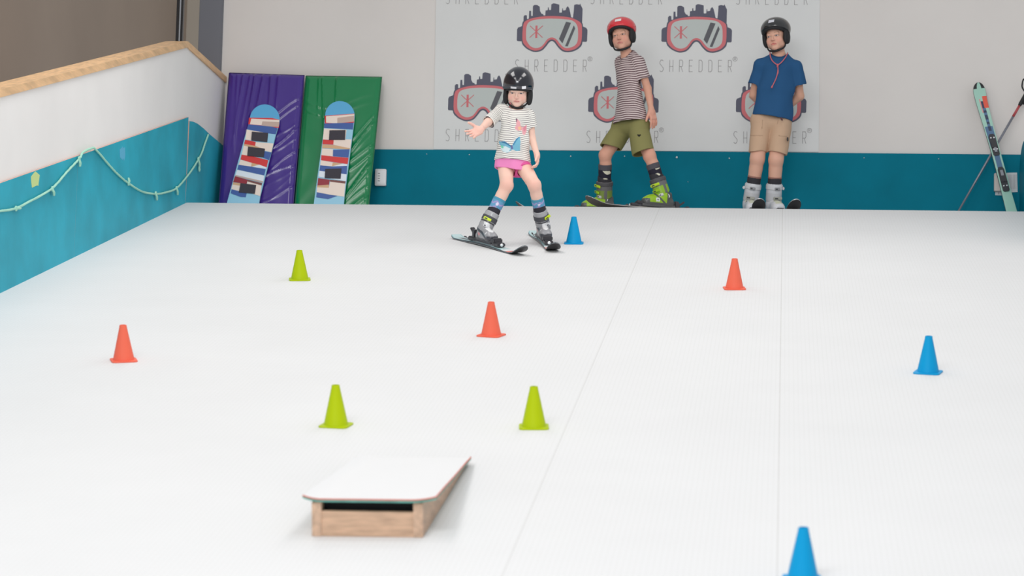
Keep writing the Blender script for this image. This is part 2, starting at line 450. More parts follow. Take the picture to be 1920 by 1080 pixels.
# teal kick board along the back, its shade put into the colour
zt1, zt2 = float(wx(720, 281)[2]), float(wx(1860, 290)[2])
xa, xb, xm = XL+.02, XR+.09, float(wx(1290, 286)[0])
BY = YB-.016
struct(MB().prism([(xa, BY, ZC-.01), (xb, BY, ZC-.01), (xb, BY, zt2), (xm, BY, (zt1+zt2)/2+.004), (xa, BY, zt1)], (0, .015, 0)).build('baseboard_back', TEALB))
SCREW = mat('bright_screw', (235, 238, 240), .3, .6)
kb = bpy.data.objects['baseboard_back']
scr = None
for x, y, r in ((880, 290, .006), (1070, 293, .007), (1171, 293, .006), (1269, 295, .0105), (1367.5, 297, .007), (985, 345, .004), (1290, 341, .004), (800, 289, .005), (1620, 296, .005), (1760, 298, .005)):
    P = at(x, y, BY)
    if scr is None: scr = MB().lathe([(1, -.002), (1, 0), (.6, .0035), (0, .004)][::-1], seg=14).build('screw', SCREW, smooth=True); o = scr
    else: o = scr.copy(); COL.objects.link(o)
    o.parent = kb
    o.matrix_world = Matrix.Translation((P[0], BY-.0005, P[2])) @ Matrix.Rotation(math.pi/2, 4, 'X') @ Matrix.Diagonal((r, r, 1, 1))

# black steel post standing on the kink of the half wall
pb = atx(340, 80, XL-.07); 
post = thing('steel_post', 'black steel post standing on the kink of the pine-capped half wall', 'post', (XL-.07, YK+.06, T1[2]+ct))
px_, py_, pz_ = XL-.07, YK+.06, T1[2]+ct
BLK = mat('black_steel', (30, 30, 33), .3, .3)
MB().box((px_, py_, pz_+1.2), (.026, .026, 1.2), bev=.006).build('upright', BLK, post)
MB().box((px_+.005, py_-.0275, pz_+1.2), (.005, .002, 1.2)).build('highlight_strip', mat('highlight_grey', (150, 155, 162), .3, .5), post)  # pale strip painted as the highlight running up the tube

# ------------------------------------------------------------------ printed banner
NAVY = mat('navy_print', (90, 90, 106), .7); RED = mat('red_print', (208, 112, 117), .7); LENS = mat('lens_print', (190, 196, 193), .7)
DARK = mat('dark_grey_print', (92, 92, 97), .7); INK = mat('thin_grey_ink', (146, 141, 143), .7)
SHEET = mat('white_banner_vinyl', (217, 217, 216), .5, noise=.015, nscale=1.5, bump=.15, bscale=2.5)
BN = YB-.006
c_ = [at(*p, BN) for p in ((813, 280), (1535, 285), (1538, -100), (819, -100))]
ban = thing('printed_banner', 'white vinyl banner printed with red ski goggles, skylines and thin lettering on the back wall', 'banner', c_[0])
MB().prism([c_[0], c_[1], c_[2], c_[3]], (0, .004, 0)).build('sheet', SHEET, ban)
FRAME = [(1070, 470), (1072, 270), (1110, 225), (1200, 193), (1300, 178), (1410, 172), (1560, 180), (1660, 203), (1735, 243), (1757, 300), (1754, 480), (1722, 540), (1660, 577), (1590, 590), (1530, 577), (1480, 532), (1440, 480), (1410, 464), (1380, 480), (1345, 527), (1300, 572), (1230, 590), (1170, 574), (1110, 537)]
REDF = [(1080, 455), (1084, 285), (1120, 230), (1210, 198), (1310, 183), (1410, 178), (1555, 186), (1650, 208), (1725, 250), (1745, 305), (1742, 465), (1705, 530), (1650, 562), (1590, 574), (1540, 562), (1492, 520), (1448, 462), (1410, 445), (1370, 462), (1332, 515), (1290, 558), (1230, 574), (1175, 560), (1122, 525)]
LENSF = [(1120, 430), (1121, 310), (1150, 248), (1230, 220), (1320, 211), (1410, 208), (1560, 215), (1645, 235), (1692, 290), (1703, 380), (1697, 470), (1660, 520), (1590, 543), (1540, 530), (1500, 490), (1460, 443), (1410, 422), (1360, 443), (1325, 490), (1290, 528), (1230, 545), (1170, 522), (1132, 470)]
SKY = [(1085, 260), (1085, 185), (1100, 168), (1122, 172), (1125, 215), (1145, 210), (1147, 120), (1168, 120), (1171, 177), (1188, 178), (1188, 65), (1205, 52), (1235, 52), (1265, 72), (1269, 120), (1287, 152), (1305, 155), (1311, 171), (1329, 170), (1332, 115), (1355, 112), (1358, 80), (1368, 80), (1371, 109), (1392, 108), (1395, 45), (1420, 32), (1450, 38), (1485, 48), (1487, 140), (1515, 138), (1519, 90), (1526, 90), (1529, 115), (1558, 110), (1563, 85), (1580, 65), (1597, 88), (1608, 130), (1622, 192), (1642, 195), (1649, 120), (1652, 50), (1680, 42), (1713, 48), (1720, 34), (1728, 55), (1748, 95), (1746, 262), (1600, 230), (1410, 200), (1230, 222)]
pm = 1/235.0/6.0*1.0
def smooth_loop(pts, n=5):
    P = [V3(*p) for p in pts]; N = len(P); out = []
    for i in range(N):
        a, b, c, d = P[i-1], P[i], P[(i+1) % N], P[(i+2) % N]
        for k in range(n):
            t = k/n; q = .5*((2*b)+(-a+c)*t+(2*a-5*b+4*c-d)*t*t+(-a+3*b-3*c+d)*t**3); out.append((q[0], q[1]))
    return out
FRAME, REDF, LENSF = smooth_loop(FRAME), smooth_loop(REDF), smooth_loop(LENSF)
def goggle(cx, cy):
    C0 = at(cx, cy, BN); k = np.linalg.norm(at(cx+1, cy, BN)-C0)/6
    rot = 0.0
    def q(pts, lay): return [C0+V3((x-1410)*k, -.0006*lay, -(y-380)*k) for x, y in pts]
    g = MB(); F = (0, -1, 0)
    g.flat(q(SKY, 1), 0, F)
    g.flat(q([(1015, 335), (1025, 312), (1095, 285), (1095, 470), (1022, 466), (1015, 455)], 1), 0, F)
    g.flat(q([(1730, 285), (1795, 312), (1808, 335), (1806, 460), (1798, 470), (1730, 470)], 1), 0, F)
    g.flat(q(FRAME, 2), 0, F); g.flat(q(REDF, 3), 1, F); g.flat(q(LENSF, 4), 2, F)
    g.flat(q([(1222, 288), (1246, 288), (1246, 430), (1222, 430)], 5), 1, F)
    for kk, (a, b) in enumerate((((1160, 290), (1305, 425)), ((1305, 290), (1160, 425)))):
        d = nrm(V3(b[0]-a[0], b[1]-a[1])); n_ = V3(-d[1], d[0])*4
        g.flat(q([(a[0]+n_[0], a[1]+n_[1]), (b[0]+n_[0], b[1]+n_[1]), (b[0]-n_[0], b[1]-n_[1]), (a[0]-n_[0], a[1]-n_[1])], 6+kk), 1, F)
    g.flat(q([(1565, 243), (1622, 255), (1530, 490), (1490, 440)], 5), 3, F)
    g.flat(q([(1653, 283), (1670, 320), (1590, 525), (1560, 522)], 5), 3, F)
    return g.build('goggle_print', [NAVY, RED, LENS, DARK], ban)
for p in ((1035, 63.3), (1306, 64.5), (906, 193), (1168.7, 196), (1445.7, 196.5)): goggle(*p)
GL = {'S': [[(1, .93), (.7, 1), (.3, 1), (0, .85), (0, .68), (1, .32), (1, .15), (.7, 0), (.3, 0), (0, .07)]], 'H': [[(0, 0), (0, 1)], [(1, 0), (1, 1)], [(0, .45), (1, .45)]],
      'R': [[(0, 0), (0, 1), (.8, 1), (1, .86), (1, .58), (.8, .45), (0, .45)], [(.45, .45), (1, 0)]], 'E': [[(1, 1), (0, 1), (0, 0), (1, 0)], [(0, .5), (.8, .5)]],
      'D': [[(0, 0), (0, 1), (.7, 1), (1, .85), (1, .15), (.7, 0), (0, 0)]]}
def stroke(g, pts, w):
    for a, b in zip(pts[:-1], pts[1:]):
        d = nrm(b-a); n_ = np.cross(d, V3(0, 1, 0))*w/2
        g.flat([a+n_-d*w*.4, b+n_+d*w*.4, b-n_+d*w*.4, a-n_-d*w*.4], 0, (0, -1, 0))
def word(xa, ya, xb, yb, reg=True):
    """SHREDDER between the centres of its first and last letter"""
    g = MB(); A, B = at(xa, ya, BN), at(xb, yb, BN); k = np.linalg.norm(B-A)/7/18.3; ux = nrm(B-A); uz = np.cross(ux, V3(0, 1, 0)); uz = uz if uz[2] > 0 else -uz
    for i, ch in enumerate('SHREDDER'):
        c = A+(B-A)*i/7+V3(0, -.0008, 0)
        for s in GL[ch]: stroke(g, [c+ux*(x-.5)*6.2*k+uz*(y-.5)*22*k for x, y in s], .0036)
    if reg:
        c = B+ux*9.5*k+uz*13.5*k+V3(0, -.0008, 0)
        stroke(g, [c+ux*math.cos(t*math.pi/8)*4.2*k+uz*math.sin(t*math.pi/8)*4.2*k for t in range(17)], .0026)
        for s in GL['R']: stroke(g, [c+ux*(x-.5)*3*k+uz*(y-.5)*4.6*k for x, y in s], .0022)
    return g.build('lettering', INK, ban)
word(969.5, 123, 1096.5, 123.5); word(1240.5, 123.5, 1368.5, 124); word(839.5, 253, 968, 255); word(1103.5, 256.5, 1230.5, 256.8); word(1379, 257.6, 1508, 258)
word(840, -4, 968, -3); word(1111, -3.6, 1238, -2.6); word(1384, -2.6, 1511, -1.8)

# ------------------------------------------------------------------ leaning vinyl mats
def gym_mat(name, label, corners, M, PM, seed, wr):
    (tl, tr, br, bl) = corners
    YT, YBt = YB-.09, YB-.38
    TL, TR = at(*tl, YT), at(*tr, YT)
    def bottom(p, top, T):
        P = at(*p, YBt); d = P-T; s = (ZC+.004-T[2])/d[2]; return T+d*s
    BL, BR = bottom(bl, tl, TL), bottom(br, tr, TR)
    root = thing(name, label, 'gym mat', (BL+BR)/2)
    nu, nv = 100, 150; th = .05
    nn = nrm(np.cross(TR-TL, BL-TL)); nn = nn if nn[1] < 0 else -nn
    g = MB(); vs = []
    rnd = np.random.RandomState(seed)
    for j in range(nv+1):
        for i in range(nu+1):
            u, v = i/nu, j/nv
            P = TL*(1-u)*(1-v)+TR*u*(1-v)+BL*(1-u)*v+BR*u*v
            e = min(u, 1-u)*.6; e2 = min(v, 1-v)*1.1
            puff = min(1, (min(e, e2)/.035))**.5
            w = wr(u, v)
            vs.append(P+nn*(th*.45+th*.5*puff+w*min(1, min(e, e2)/.02)))
    W = nu+1
    g.add(vs, [(j*W+i, (j+1)*W+i, (j+1)*W+i+1, j*W+i+1) for j in range(nv) for i in range(nu)])
    b = len(g.v)
    ring = [(0, j) for j in range(nv)]+[(i, nv) for i in range(nu)]+[(nu, j) for j in range(nv, 0, -1)]+[(i, 0) for i in range(nu, 0, -1)]
    idx = [j*W+i for i, j in ring]
    bk = [np.array(vs[q])-nn*(th*.45) for q in idx]; n_ = len(idx)
    g.v += [tuple(p) for p in bk]
    for k in range(n_): g.f.append((idx[k], b+k, b+(k+1) % n_, idx[(k+1) % n_])[::-1]); g.m.append(0)
    g.f.append(tuple(range(b, b+n_))); g.m.append(0)
    g.build('cover', M, root, smooth='auto')
    o = nn*(th*.45)
    MB().tube([P+o for P in (TL, TR, BR, BL, TL)], .006, 8).build('piping', PM, root, smooth=True)
    return root
def ridg(x): return (1-abs(math.sin(x)))**3
def wr_p(u, v):
    w = 0
    for u0, sl, vl, a in ((.2, -.15, .55, .006), (.36, -.16, .62, .010), (.47, -.22, .5, .008), (.57, .02, .36, .009), (.67, -.01, .25, .007), (.3, -.2, .4, .006), (.12, .05, .6, .004)):
        d = abs(u-u0-sl*v)/.016
        if v < vl: w += 1.6*a*math.exp(-d*d)*(1-v/vl)**.5
    for k in range(12):
        v0 = .24+.055*k; d = (v-v0+.38*(u-.8)*(1+.3*math.sin(k*2.1))+.012*math.sin(9*u+k))/.009
        if u > .4: w += .0075*math.exp(-d*d)*min(1, (u-.4)*3.2)*(.5+.5*math.sin(k*1.7+1))
    w += .0014*math.sin(13*u+5*math.sin(6*v))*math.sin(9*v+4*math.sin(5*u))
    return w
def wr_g(u, v):
    w = 0
    for u0, sl, vl, a in ((.42, .05, .2, .008), (.22, .22, .45, .006), (.18, .1, .3, .005)):
        d = abs(u-u0-sl*v)/.014
        if v < vl: w += 1.6*a*math.exp(-d*d)*(1-v/vl)**.5
    for k in range(11):
        v0 = .36+.06*k; d = (v-v0+.62*(u-.85)*(1+.25*math.sin(k*1.3))+.01*math.sin(8*u+k))/.010
        if u > .55: w += .0085*math.exp(-d*d)*min(1, (u-.55)*4)*(.55+.45*math.sin(k*2.3))
    for v0, a in ((.18, .004), (.24, .005)):
        d = (v-v0-.05*math.sin(5*u))/.016; w += a*math.exp(-d*d)*(1-u)
    w += .0012*math.sin(11*u+4*math.sin(7*v))*math.sin(9*v+3*math.sin(6*u))
    return w
PURP = mat('purple_vinyl', (66, 40, 134), .20, spec=.5, coat=.2); PURE = mat('purple_piping', (52, 34, 100), .4)
GRN = mat('green_vinyl', (4, 124, 72), .20, spec=.5, coat=.2); GRNE = mat('green_piping', (14, 100, 60), .4)
gym_mat('gym_mat', 'tall purple vinyl gym mat leaning on the back wall in the left corner', ((431.3, 139.5), (571.0, 143.8), (551, 378.8), (412.5, 376)), PURP, PURE, 3, wr_p)
gym_mat('gym_mat', 'tall green vinyl gym mat leaning on the back wall beside the purple one', ((575, 145), (716, 147), (692.5, 380), (555, 379)), GRN, GRNE, 5, wr_g)

# ------------------------------------------------------------------ boards printed with stacked wooden blocks
BC = {'k': (88, 170, 216), 'c': (240, 221, 208), 't': (196, 170, 158), 'b': (60, 92, 160), 'r': (214, 52, 52), 'l': (150, 202, 226), 'd': (150, 36, 52), 'w': (212, 170, 130), 'p': (226, 232, 240), 'n': (120, 70, 66)}
BKEY = list(BC)
BM = [mat('block_print_'+{'k': 'sky', 'c': 'cream', 't': 'taupe', 'b': 'blue', 'r': 'red', 'l': 'pale_blue', 'd': 'crimson', 'w': 'tan', 'p': 'white', 'n': 'brown'}[k], BC[k], .4) for k in BKEY]
def printed_board(label, outline, polys, pads, yb, yt):
    z0 = lambda p: (400+p[0]/4, 120+p[1]/4)
    P0 = at(*z0(outline[0]), yb); top = at(*z0((955, 290)), yt)
    ex = V3(1, 0, 0); ey = nrm(V3(0, yt-yb, top[2]-P0[2])); nn = nrm(np.cross(ex, ey)); nn = nn if nn[1] < 0 else -nn
    up = lambda p, o=0: plane_pt(*z0(p), P0, nn)+nn*o
    out = [up(p) for p in outline]
    # carry the foot down to the platform
    for i in (0, 1):
        d = out[i]-out[-1 if i == 0 else 2]; out[i] = out[i]+d*((ZC+.003-out[i][2])/d[2])
    root = thing('printed_board', label, 'board', (out[0]+out[1])/2)
    g = MB(); g.prism([p-nn*.014 for p in out], nn*.014, BKEY.index('l'))
    lay = 0
    for k, pts in polys:
        lay += 1; g.flat([up(p, .0004+.00008*lay) for p in pts], BKEY.index(k), nn)
    g.build('deck', BM, root)
    for pts in pads: MB().prism([up(p, .0018) for p in pts], nn*.006).build('grip_pad', mat('black_foam_pad', (62, 58, 66), .8), root)
arcL = [(386+111*math.cos(a), 412+109*math.sin(-a)*1.0) for a in [math.pi*i/14 for i in range(15)]]
polyL = [('k', arcL+[(275, 440), (497, 440)]), ('r', [(268, 403), (440, 405), (496, 418), (492, 478), (450, 480), (440, 470), (262, 452)]), ('c', [(285, 410), (496, 420), (490, 470), (275, 452)]), ('t', [(368, 430), (494, 436), (490, 472), (360, 466)]),
 ('b', [(262, 452), (440, 470), (482, 482), (468, 528), (410, 520), (252, 490)]), ('c', [(250, 492), (412, 520), (405, 588), (240, 566)]), ('l', [(412, 522), (468, 528), (452, 588), (404, 586)]),
 ('r', [(238, 568), (318, 584), (314, 614), (231, 600)]), ('c', [(318, 586), (452, 596), (436, 662), (384, 650), (314, 612)]), ('w', [(231, 600), (314, 614), (384, 640), (386, 652), (300, 634), (228, 612)]), ('c', [(228, 612), (305, 632), (300, 690), (212, 686)]),
 ('b', [(386, 655), (436, 664), (418, 722), (374, 704)]), ('r', [(212, 680), (300, 694), (412, 722), (400, 776), (204, 716)]), ('c', [(203, 718), (288, 742), (282, 772), (190, 756)]), ('w', [(288, 742), (345, 756), (284, 772)]), ('p', [(345, 756), (400, 776), (396, 786), (284, 772)]),
 ('b', [(190, 756), (284, 770), (393, 790), (382, 836), (180, 792)]), ('p', [(180, 794), (382, 838), (374, 892), (166, 832)]), ('t', [(166, 832), (374, 880), (372, 892), (164, 842)]),
 ('d', [(162, 842), (258, 868), (250, 900), (148, 886)]), ('n', [(258, 868), (366, 894), (362, 914), (255, 884)]), ('c', [(255, 882), (362, 912), (352, 992), (250, 960)]), ('w', [(148, 888), (250, 902), (246, 926), (146, 908)]), ('c', [(144, 905), (206, 915), (200, 955), (136, 940)]),
 ('b', [(138, 940), (250, 968), (244, 1000), (205, 998), (130, 970)])]
padL = [[(290, 510), (412, 520), (405, 587), (285, 575)], [(262, 622), (388, 638), (378, 702), (255, 690)], [(205, 897), (322, 910), (312, 975), (192, 965)]]
outL = [(105, 1030), (345, 1030), (352, 990), (470, 525), (494, 450)]+arcL[:1]+arcL[1:-1]+[(275, 400), (262, 452)]
printed_board('printed board of stacked wooden blocks with three black pads leaning against the purple mat', outL, polyL, padL, YB-.50, YB-.235)
arcR = [(949+111*math.cos(a), 388+110*math.sin(-a)) for a in [math.pi*i/14 for i in range(15)]]
polyR = [('k', arcR+[(836, 400), (1060, 400)]), ('r', [(836, 388), (1058, 372), (1056, 440), (1010, 452), (836, 448)]), ('c', [(846, 392), (1058, 376), (1056, 432), (930, 446), (846, 440)]), ('t', [(930, 404), (1058, 388), (1056, 432), (930, 446)]),
 ('b', [(832, 446), (1052, 440), (1046, 492), (830, 480)]), ('c', [(830, 484), (1000, 494), (990, 570), (822, 566)]), ('l', [(1000, 492), (1045, 494), (1038, 570), (990, 570)]), ('r', [(822, 566), (904, 572), (902, 606), (818, 602)]), ('c', [(904, 566), (1036, 566), (1028, 636), (900, 606)]), ('w', [(818, 604), (902, 608), (1026, 632), (1022, 640), (816, 632)]),
 ('c', [(816, 634), (898, 640), (896, 692), (810, 686)]), ('b', [(898, 644), (1022, 640), (1014, 702), (896, 692)]), ('r', [(810, 684), (896, 694), (1014, 704), (1008, 752), (808, 722)]), ('c', [(806, 722), (896, 738), (890, 768), (802, 760)]), ('w', [(896, 738), (970, 748), (890, 768)]), ('p', [(970, 748), (1006, 752), (1002, 766), (890, 768)]),
 ('b', [(802, 760), (890, 770), (1004, 764), (1000, 828), (796, 802)]), ('p', [(796, 802), (1000, 828), (994, 880), (790, 846)]), ('d', [(786, 856), (874, 868), (868, 908), (780, 916)]), ('n', [(874, 868), (992, 880), (990, 898), (874, 884)]), ('w', [(780, 912), (868, 906), (866, 930), (778, 930)]), ('c', [(876, 884), (990, 898), (982, 996), (872, 980), (776, 962), (778, 926), (866, 930)]),
 ('b', [(776, 962), (872, 982), (930, 990), (860, 1014), (772, 1000)])]
padR = [[(872, 500), (992, 498), (988, 570), (868, 570)], [(840, 790), (962, 786), (955, 862), (836, 858)]]
outR = [(755, 1035), (980, 1035), (984, 990), (1056, 440)]+arcR[:1]+arcR[1:-1]+[(836, 400), (832, 446), (826, 520)]
printed_board('printed board of stacked wooden blocks with two black pads leaning against the green mat', outR, polyR, padR, YB-.50, YB-.235)

# ------------------------------------------------------------------ small boxes and notices on the back board
PLW = mat('white_plastic', (228, 226, 228), .4); GREYI = mat('grey_ink', (140, 138, 140), .6); IVORY = mat('ivory_plastic', (205, 196, 190), .45)
def wallbox(c, half, M, root, name, bev=.004): return MB().box(c, half, bev=bev).build(name, M, root)
p = at(714, 333, BY-.02)
r_ = thing('wall_socket_box', 'white square box on the teal back board beside the green mat', 'wall box', (p[0], BY, p[2]-.07))
wallbox((p[0], BY-.02, p[2]), (.045, .02, .068), PLW, r_, 'housing'); wallbox((p[0]+.006, BY-.0415, p[2]), (.034, .0018, .054), mat('white_label_paper', (240, 240, 242), .5), r_, 'cover_plate', .001)
g = MB()
for i in range(4): g.box((p[0]-.012, BY-.0438, p[2]+.03-.02*i), (.008, .0006, .003))
g.build('marking', GREYI, r_)
p = at(1873, 343, BY)
r_ = thing('junction_box', 'ivory box behind the leaning mint ski on the teal board', 'wall box', (p[0], BY, p[2]-.08))
wallbox((p[0], BY-.025, p[2]), (.040, .025, .072), IVORY, r_, 'housing')
p = at(1888, 345.5, BY)
r_ = thing('paper_notice', 'white paper notice with grey lines right behind the leaning mint ski', 'notice', (p[0], BY, p[2]-.08))
PY = BY-.002
n4 = [at(*q, PY) for q in ((1866, 366), (1886, 366.5), (1887, 361), (1908, 360), (1907, 323.5), (1888, 324), (1866, 345))]
MB().prism(n4, (0, .0015, 0)).build('sheet', mat('notice_paper', (214, 216, 218), .6), r_)
g = MB()
for i in range(6):
    q = at(1892+2.6*i, 342, PY); g.box((q[0], PY-.0008, q[2]+.004), (.0018, .0005, .058))
g.build('printed_lines', mat('notice_ink', (172, 172, 176), .6), r_)
q = at(1872, 362, PY); MB().box((q[0], PY-.0008, q[2]), (.004, .0005, .010)).build('printed_mark', mat('notice_ink', (172, 172, 176), .6), r_)

# ------------------------------------------------------------------ cones
def cone_profile():
    return [(.0535, .006), (.052, .012), (.0185, .170), (.0178, .1785), (.0155, .180), (.0138, .1785), (.0145, .168), (.046, .012), (.049, .004)]
def make_cone(M, label, p, rz, s=1):
    root = thing('training_cone', label, 'cone', M=Matrix(((1, 0, 0, p[0]), (0, SD[1], SN[1], p[1]), (0, SD[2], SN[2], p[2]), (0, 0, 0, 1))) @ Matrix.Rotation(rz, 4, 'Z') @ Matrix.Scale(s, 4), group='coloured training cones on the slope')
    MB().lathe(cone_profile(), seg=48).build('cone_body', M, root, smooth='auto')
    bm = bmesh.new(); n = 0; a = .064
    out = []
    for cx, cy, a0 in ((1, 1, 0), (-1, 1, 90), (-1, -1, 180), (1, -1, 270)):
        for k in range(5): t = math.radians(a0+90*k/4); out.append((cx*(a-.02)+.02*math.cos(t), cy*(a-.02)+.02*math.sin(t)))
    inn = [(.050*math.cos(math.atan2(y, x)), .050*math.sin(math.atan2(y, x))) for x, y in out]
    bm.free(); N_ = len(out); g = MB()
    vs = [(x, y, z) for z in (.0005, .0065) for x, y in out]+[(x, y, z) for z in (.0005, .0075) for x, y in inn]
    fs = []
    for i in range(N_):
        j = (i+1) % N_
        fs += [(i, j, N_+j, N_+i), (N_+i, N_+j, 3*N_+j, 3*N_+i), (i, 2*N_+i, 2*N_+j, j), (2*N_+i, 3*N_+i, 3*N_+j, 2*N_+j)]
    g.add(vs, fs).build('base_flange', M, root, smooth='auto')
    return root
LIME = mat('lime_plastic', (176, 195, 0), .5, spec=.2); ORAN = mat('orange_plastic', (236, 108, 84), .5, spec=.2); BLUE = mat('blue_plastic', (0, 152, 208), .5, spec=.2)
for M_, x, y, rz, lab in (
    (LIME, 562, 524.5, .2, 'lime green cone farthest up the slope, to the left of the skiing child'),
    (LIME, 630, 798.5, -.15, 'lime green cone directly up-slope of the wooden ramp'),
    (LIME, 1001, 801.5, .1, 'lime green cone right of the ramp, beside the left floor seam'),
    (ORAN, 232, 676.5, .35, 'orange cone nearest to the left teal wall'),
    (ORAN, 921, 629.5, -.3, 'orange cone in the middle of the slope straight below the skiing child'),
    (ORAN, 1377, 541.5, .12, 'orange cone standing between the two floor seams on the right'),
    (BLUE, 1076, 456.5, .05, 'blue cone right next to the skis of the child coming down'),
    (BLUE, 1740, 699, -.25, 'blue cone farthest to the right, right of both floor seams'),
    (BLUE, 1505, 1088, .1, 'blue cone nearest the camera, cut by the bottom edge of the picture')):
    make_cone(M_, lab, on_slope(x, y), rz)

# ------------------------------------------------------------------ wooden kicker ramp
FL_, FR_, BR_ = on_slope(585, 1006), on_slope(793, 1008.5), on_slope(878, 866)
ex = nrm(FR_-FL_); ey = BR_-FR_; Lr = np.linalg.norm(ey); ey = nrm(ey-ex*(ey @ ex)*.0); Wr = np.linalg.norm(FR_-FL_)
def rp(x, y, z): return FL_+ex*x+ey*y+SN*z
hr = .126
WOOD = mat('bare_timber', (206, 170, 142), .6, noise=.13, nscale=5, stretch=(2, 2, 14)); WOOD2 = mat('timber_side', (206, 172, 146), .6, noise=.12, nscale=5, stretch=(8, 1, 8))
ramp = thing('wooden_ramp', 'small wooden kicker ramp topped with white matting at the front of the slope', 'ramp', rp(Wr/2, 0, 0))
tw = .034
for x0 in (0, Wr-tw):
    MB().prism([rp(x0, 0, .001), rp(x0, Lr, .001), rp(x0, Lr, .010), rp(x0, 0, hr)], ex*tw, 0).build('side_rail', WOOD2, ramp)
MB().prism([rp(tw, .004, .001), rp(Wr-tw, .004, .001), rp(Wr-tw, .004, .090), rp(tw, .004, .092)], ey*.02).build('front_board', WOOD, ramp)
g = MB(); g.prism([rp(tw, .05, .001), rp(Wr-tw, .05, .001), rp(Wr-tw, .05, hr-.008), rp(tw, .05, hr-.008)], ey*.006); g.build('shade_panel', mat('gap_shade_black', (22, 22, 26), .8), ramp)  # black sheet standing in for the shade inside the front gap
# matting sheet, lip lifting at both edges
nx, ny = 40, 40; x0, x1, y0, y1 = -.030, Wr+.050, -.012, Lr-.06
vs = []
for lay in (1, 0):
    for j in range(ny+1):
        for i in range(nx+1):
            u, v = i/nx, j/ny; x = x0+(x1-.032*v-x0)*u; y = y0+(y1-y0)*v
            z = hr+.003+(.012-hr)*max(0, min(1, y/Lr))
            z += .013*max(0, (.14-u)/.14)**2+.013*max(0, (u-.80)/.20)**2*(1-.9*v)+.002*math.sin(7*u+2)*math.sin(9*v)*(1 if v < .9 else .2)
            vs.append(rp(x, y, z+(.009 if lay else 0)))
W_ = nx+1; o_ = W_*(ny+1); g = MB(); g.add(vs, [], 0)
T = [(j*W_+i, j*W_+i+1, (j+1)*W_+i+1, (j+1)*W_+i) for j in range(ny) for i in range(nx)]
g.f += T; g.m += [0]*len(T); g.f += [tuple(q+o_ for q in f[::-1]) for f in T]; g.m += [1]*len(T)
ring = [(i, 0) for i in range(nx)]+[(nx, j) for j in range(ny)]+[(i, ny) for i in range(nx, 0, -1)]+[(0, j) for j in range(ny, 0, -1)]
idx = [j*W_+i for i, j in ring]
for k in range(len(idx)):
    a, b = idx[k], idx[(k+1) % len(idx)]; g.f.append((a, a+o_, b+o_, b)); g.m.append(1)
g.build('matting_top', [mat('ramp_matting', (221, 221, 222), .85, bump=.1, bscale=200), mat('teal_backing', (104, 168, 156), .7, noise=.15, nscale=14)], ramp, smooth='auto')
edge = [np.array(vs[a])+SN*.001 for a in [i for i in range(nx+1)]+[j*W_+nx for j in range(1, ny+1)]]
MB().tube(edge, .0028, 6).build('edge_binding', mat('red_binding', (206, 108, 92), .7), ramp, smooth=True)

# ------------------------------------------------------------------ rope swags on the left board
ROPE = mat('pale_green_rope', (166, 218, 196), .7, bump=.4, bscale=180); XRp = XL+.028
def rope(label, pts, ties):
    P = [atx(x, y, XRp) for x, y in pts]; root = thing('rope_swag', label, 'rope', P[0])
    MB().tube(spline(P, 14), .0070, 10, twist=190).build('strand', ROPE, root, smooth=True)
    for x, y, dx, dy, knot in ties:
        a = atx(x, y, XRp+.004); g = MB()
        R_ = .016 if knot else .012
        loop = [a+V3(0, R_*math.cos(t*math.pi/6), R_*.9*math.sin(t*math.pi/6)) for t in range(13)]
        g.tube(loop, .0065, 8)
        b = atx(x+dx, y+dy, XRp+.004)
        for s in (-1, 1):
            g.tube(spline([a, (a+b)/2+V3(.004, .012*s, 0), b+V3(0, .006*s, 0)], 6), [.0062]*12+[.0072], 8)
        if knot:
            g.tube([b+V3(0, .014*math.cos(t*math.pi/6), .022*math.sin(t*math.pi/6)-.012) for t in range(13)], .006, 8)
        g.build('knot', ROPE, root, smooth=True)
rope('pale green rope hanging in a shallow swag at the left edge of the teal board', [(-60, 402), (-25, 398.5), (0, 395.7), (28, 391), (63, 373.7), (97.6, 353.2), (126, 321.7), (149.5, 296.6), (154, 287.5), (163, 281.5), (175, 277)],
     [(30, 391, 8, -1, 0), (98, 354, 3, 12, 0), (148.5, 298, 1, 14, 0)])
rope('pale green rope in a deep swag near the far end of the left board', [(176, 277), (188, 290), (201.4, 306), (220, 326), (240.8, 343.8), (267.5, 359.5), (292.7, 363.6), (312, 360.5), (330.5, 353.2), (349, 333), (365, 310.7), (377.7, 288), (384, 270), (390.5, 252.5)],
     [(241, 344, 0, -10, 0), (292, 363, 2, 12, 0), (331, 353, 2, 12, 0), (372, 299, 2, 14, 1)])
def patch(name, label, pts, M):
    P = [atx(x, y, XL+.0172) for x, y in pts]
    tag(MB().prism(P, (.0012, 0, 0)).build(name, M), label, 'patch')
Z2 = lambda q: [(x/3.177, 210+y/3.177) for x, y in q]
patch('tape_patch', 'pale yellow house-shaped patch on the left teal board', Z2([(184, 385), (210, 353), (236, 376), (229, 424), (228, 440), (220, 437), (190, 451), (186, 420)]), mat('pale_yellow_patch', (196, 214, 142), .7))
patch('tape_patch', 'faint blue ragged patch on the left teal board above the rope', Z2([(712, 222), (724, 214), (728, 205), (733, 214), (744, 210), (746, 262), (738, 292), (732, 276), (728, 286), (714, 270)]), mat('pale_blue_patch', (84, 172, 206), .7))

